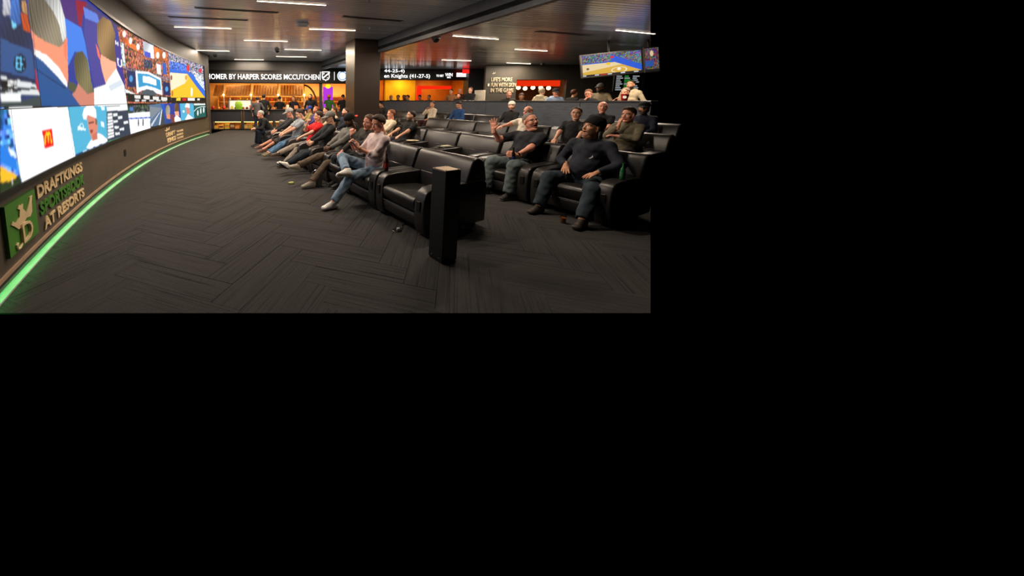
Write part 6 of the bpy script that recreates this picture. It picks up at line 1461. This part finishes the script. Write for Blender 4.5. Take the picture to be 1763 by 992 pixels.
# ice bucket with bottles in front of the front row
p = XY(2.62, -.22); e = empty('ice_bucket', (p.x, p.y, 0), 0, 'clear ice bucket on the floor in front of the man in the red-brimmed cap', 'bucket')
m = MB(); m.lathe([(.075, 0), (.08, .01), (.105, .2), (.11, .205), (.102, .2), (.077, .015)], 18); m.build('pail', mat('bucket_plastic', (120, 118, 112), .2, 0, 0, 0, .1, 3, .6), e, smooth=True)
m = MB(); m.path([(.105 * math.cos(q), .0, .2 + .0 + .1 * math.sin(q)) for q in [math.pi * i / 10 for i in range(11)]], .004, 6); m.build('handle', M_steel, e)
for i in range(7): m = MB(); q = i * .9; m.box(-.02, .02, -.02, .02, -.02, .02, 0, .006, 1, Matrix.Translation((.055 * math.cos(q), .055 * math.sin(q), .19)) @ Matrix.Rotation(q, 4, 'X')); m.build('ice_cube', mat('ice', (206, 206, 200), .15, 0, 0, 0, .1, 4), e)
p = XY(2.95, -.62); m = MB(); m.box(-.05, .05, -.035, .035, 0, .035, 0, .008, 2); o = m.build('snack_packet', mat('packet_lime', (150, 160, 60), .5), None, (p.x, p.y, 0), .6); tag(o, 'small crumpled lime packet on the carpet beside the ice bucket', 'packet'); m = MB(); m.box(-.03, .03, -.036, .036, .012, .03); m.build('print', mat('packet_print', (220, 210, 150), .5), o)
# tray with napkins on the empty double armrest in the second row
p = XY(3.45, 2.55); e = empty('snack_tray', (p.x, p.y, .588), FACE, 'pale oval snack tray on the double armrest between two empty chairs', 'tray')
m = MB(); m.lathe([(.10, 0), (.13, .006), (.15, .025), (.145, .026), (.12, .012), (.01, .01)], 22); m.build('dish', mat('tray_cream', (190, 176, 140), .5), e, smooth=True); m = MB(); m.box(-.07, .07, -.05, .05, .012, .03, 0, .008, 2); m.build('napkin', mat('napkin', (206, 196, 170), .8, 0, .4, 30), e)
p = XY(2.44, 2.62); e = empty('snack_tray', (p.x, p.y, .588), FACE, 'flat tray with a folded napkin on the armrest beside the raised-hand man', 'tray')
m = MB(); m.box(-.16, .16, -.12, .12, 0, .012, 0, .005, 1); m.build('dish', mat('tray_dark', (54, 46, 38), .4), e); m = MB(); m.box(-.1, .1, -.06, .06, .012, .026, 0, .006, 2); m.build('napkin', MATS['napkin'], e)
# red cup of the grey-haired man
e = empty('paper_cup', (7.86, 8.62, 1.545), 0, 'red paper cup with a white round mark on the ledge', 'cup')
m = MB(); m.lathe([(.06, 0), (.062, .003), (.085, .16), (.088, .165), (.08, .16)], 18); m.build('cup', mat('cup_red', (206, 30, 30), .5), e, smooth=True); m = MB(); m.tube((-.05, -.052, .09), (-.058, -.062, .092), .04, n=16); m.build('mark', mat('cup_white', (235, 230, 226), .5), e)
# cup of the bearded man
p = XY(6.75, 1.9); m = MB(); m.lathe([(.025, 0), (.036, .1), (.038, .105), (.03, .1)], 14); o = m.build('paper_cup', mat('cup_white', (235, 230, 226), .5), None, (p.x, p.y, 1.08), smooth=True); tag(o, 'small white cup raised by the bearded man near the pillar', 'cup'); m = MB(); m.lathe([(.039, .104), (.039, .112), (.02, .114)], 14); m.build('lid', mat('cup_white', (235, 230, 226), .5), o)
# white chair by the woman with folded arms
e = empty('lounge_chair', (7.35, 15.9, PLAT), FACE + .3, 'white high-backed chair behind the woman with folded arms', 'chair')
M_wc = mat('white_leather', (216, 206, 186), .45)
m = MB(); m.box(-.25, .25, -.26, .26, .55, .66, 0, .03, 2); m.build('seat', M_wc, e, smooth=True); m = MB(); m.box(-.32, -.24, -.26, .26, .6, 1.75, 0, .03, 2); m.build('backrest', M_wc, e, smooth=True)
for x in (-.22, .22):
    for y in (-.22, .22): m = MB(); m.tube((x, y, 0), (x, y, .56), .018); m.build('leg', M_steel, e)
# ---- small printed marks on the shirts
from mathutils.bvhtree import BVHTree
def chest_mark(fig, y, z, pts, size, col, name='print_mark'):
    top = [c for c in fig['o'].children if c.name.startswith('top')][0]; me = top.data
    bvh = BVHTree.FromPolygons([v.co.copy() for v in me.vertices], [tuple(p.vertices) for p in me.polygons])
    m = MB(); vs = []
    for px, pz in pts:
        h = bvh.ray_cast(Vector((1.2, y + px * size, z + pz * size)), Vector((-1, 0, 0)))[0]
        vs.append((h.x + .004, h.y, h.z) if h else (0.1, y + px * size, z + pz * size))
    b_ = [(x - .003, yy, zz) for x, yy, zz in vs]; n = len(vs)
    m.add(vs + b_, [tuple(range(n)), tuple(range(2 * n - 1, n - 1, -1))] + [(i, (i + 1) % n, n + (i + 1) % n, n + i) for i in range(n)])
    m.build(name, mat('print_%d_%d_%d' % col, col, .6), fig['o'])
chest_mark(bean, .09, .80, [(-.3, -.5), (.1, -.45), (.5, -.1), (.35, .5), (.2, .1), (-.05, -.25)], .05, (225, 225, 225))
# floor outlet in front of the empty armchair
p = XY(.33, -.12); e = empty('floor_outlet', (p.x, p.y, 0), 0, 'round floor outlet with a white plug in front of the empty armchair', 'outlet')
m = MB(); m.lathe([(.055, 0), (.055, .004), (.048, .008), (.046, .006)], 20); m.build('ring', mat('outlet_steel', (70, 70, 70), .3, .8), e, smooth=True); m = MB(); m.box(.0, .035, -.015, .02, .004, .034, 0, .006, 2); m.build('plug', mat('white_plastic', (205, 208, 210), .4), e)
m = MB(); m.path([(.03, 0, .02), (.06, .03, .012), (.09, .08, .006), (.1, .16, .006), (.16, .2, .006)], .004, 6); m.build('cable', M_black, e)
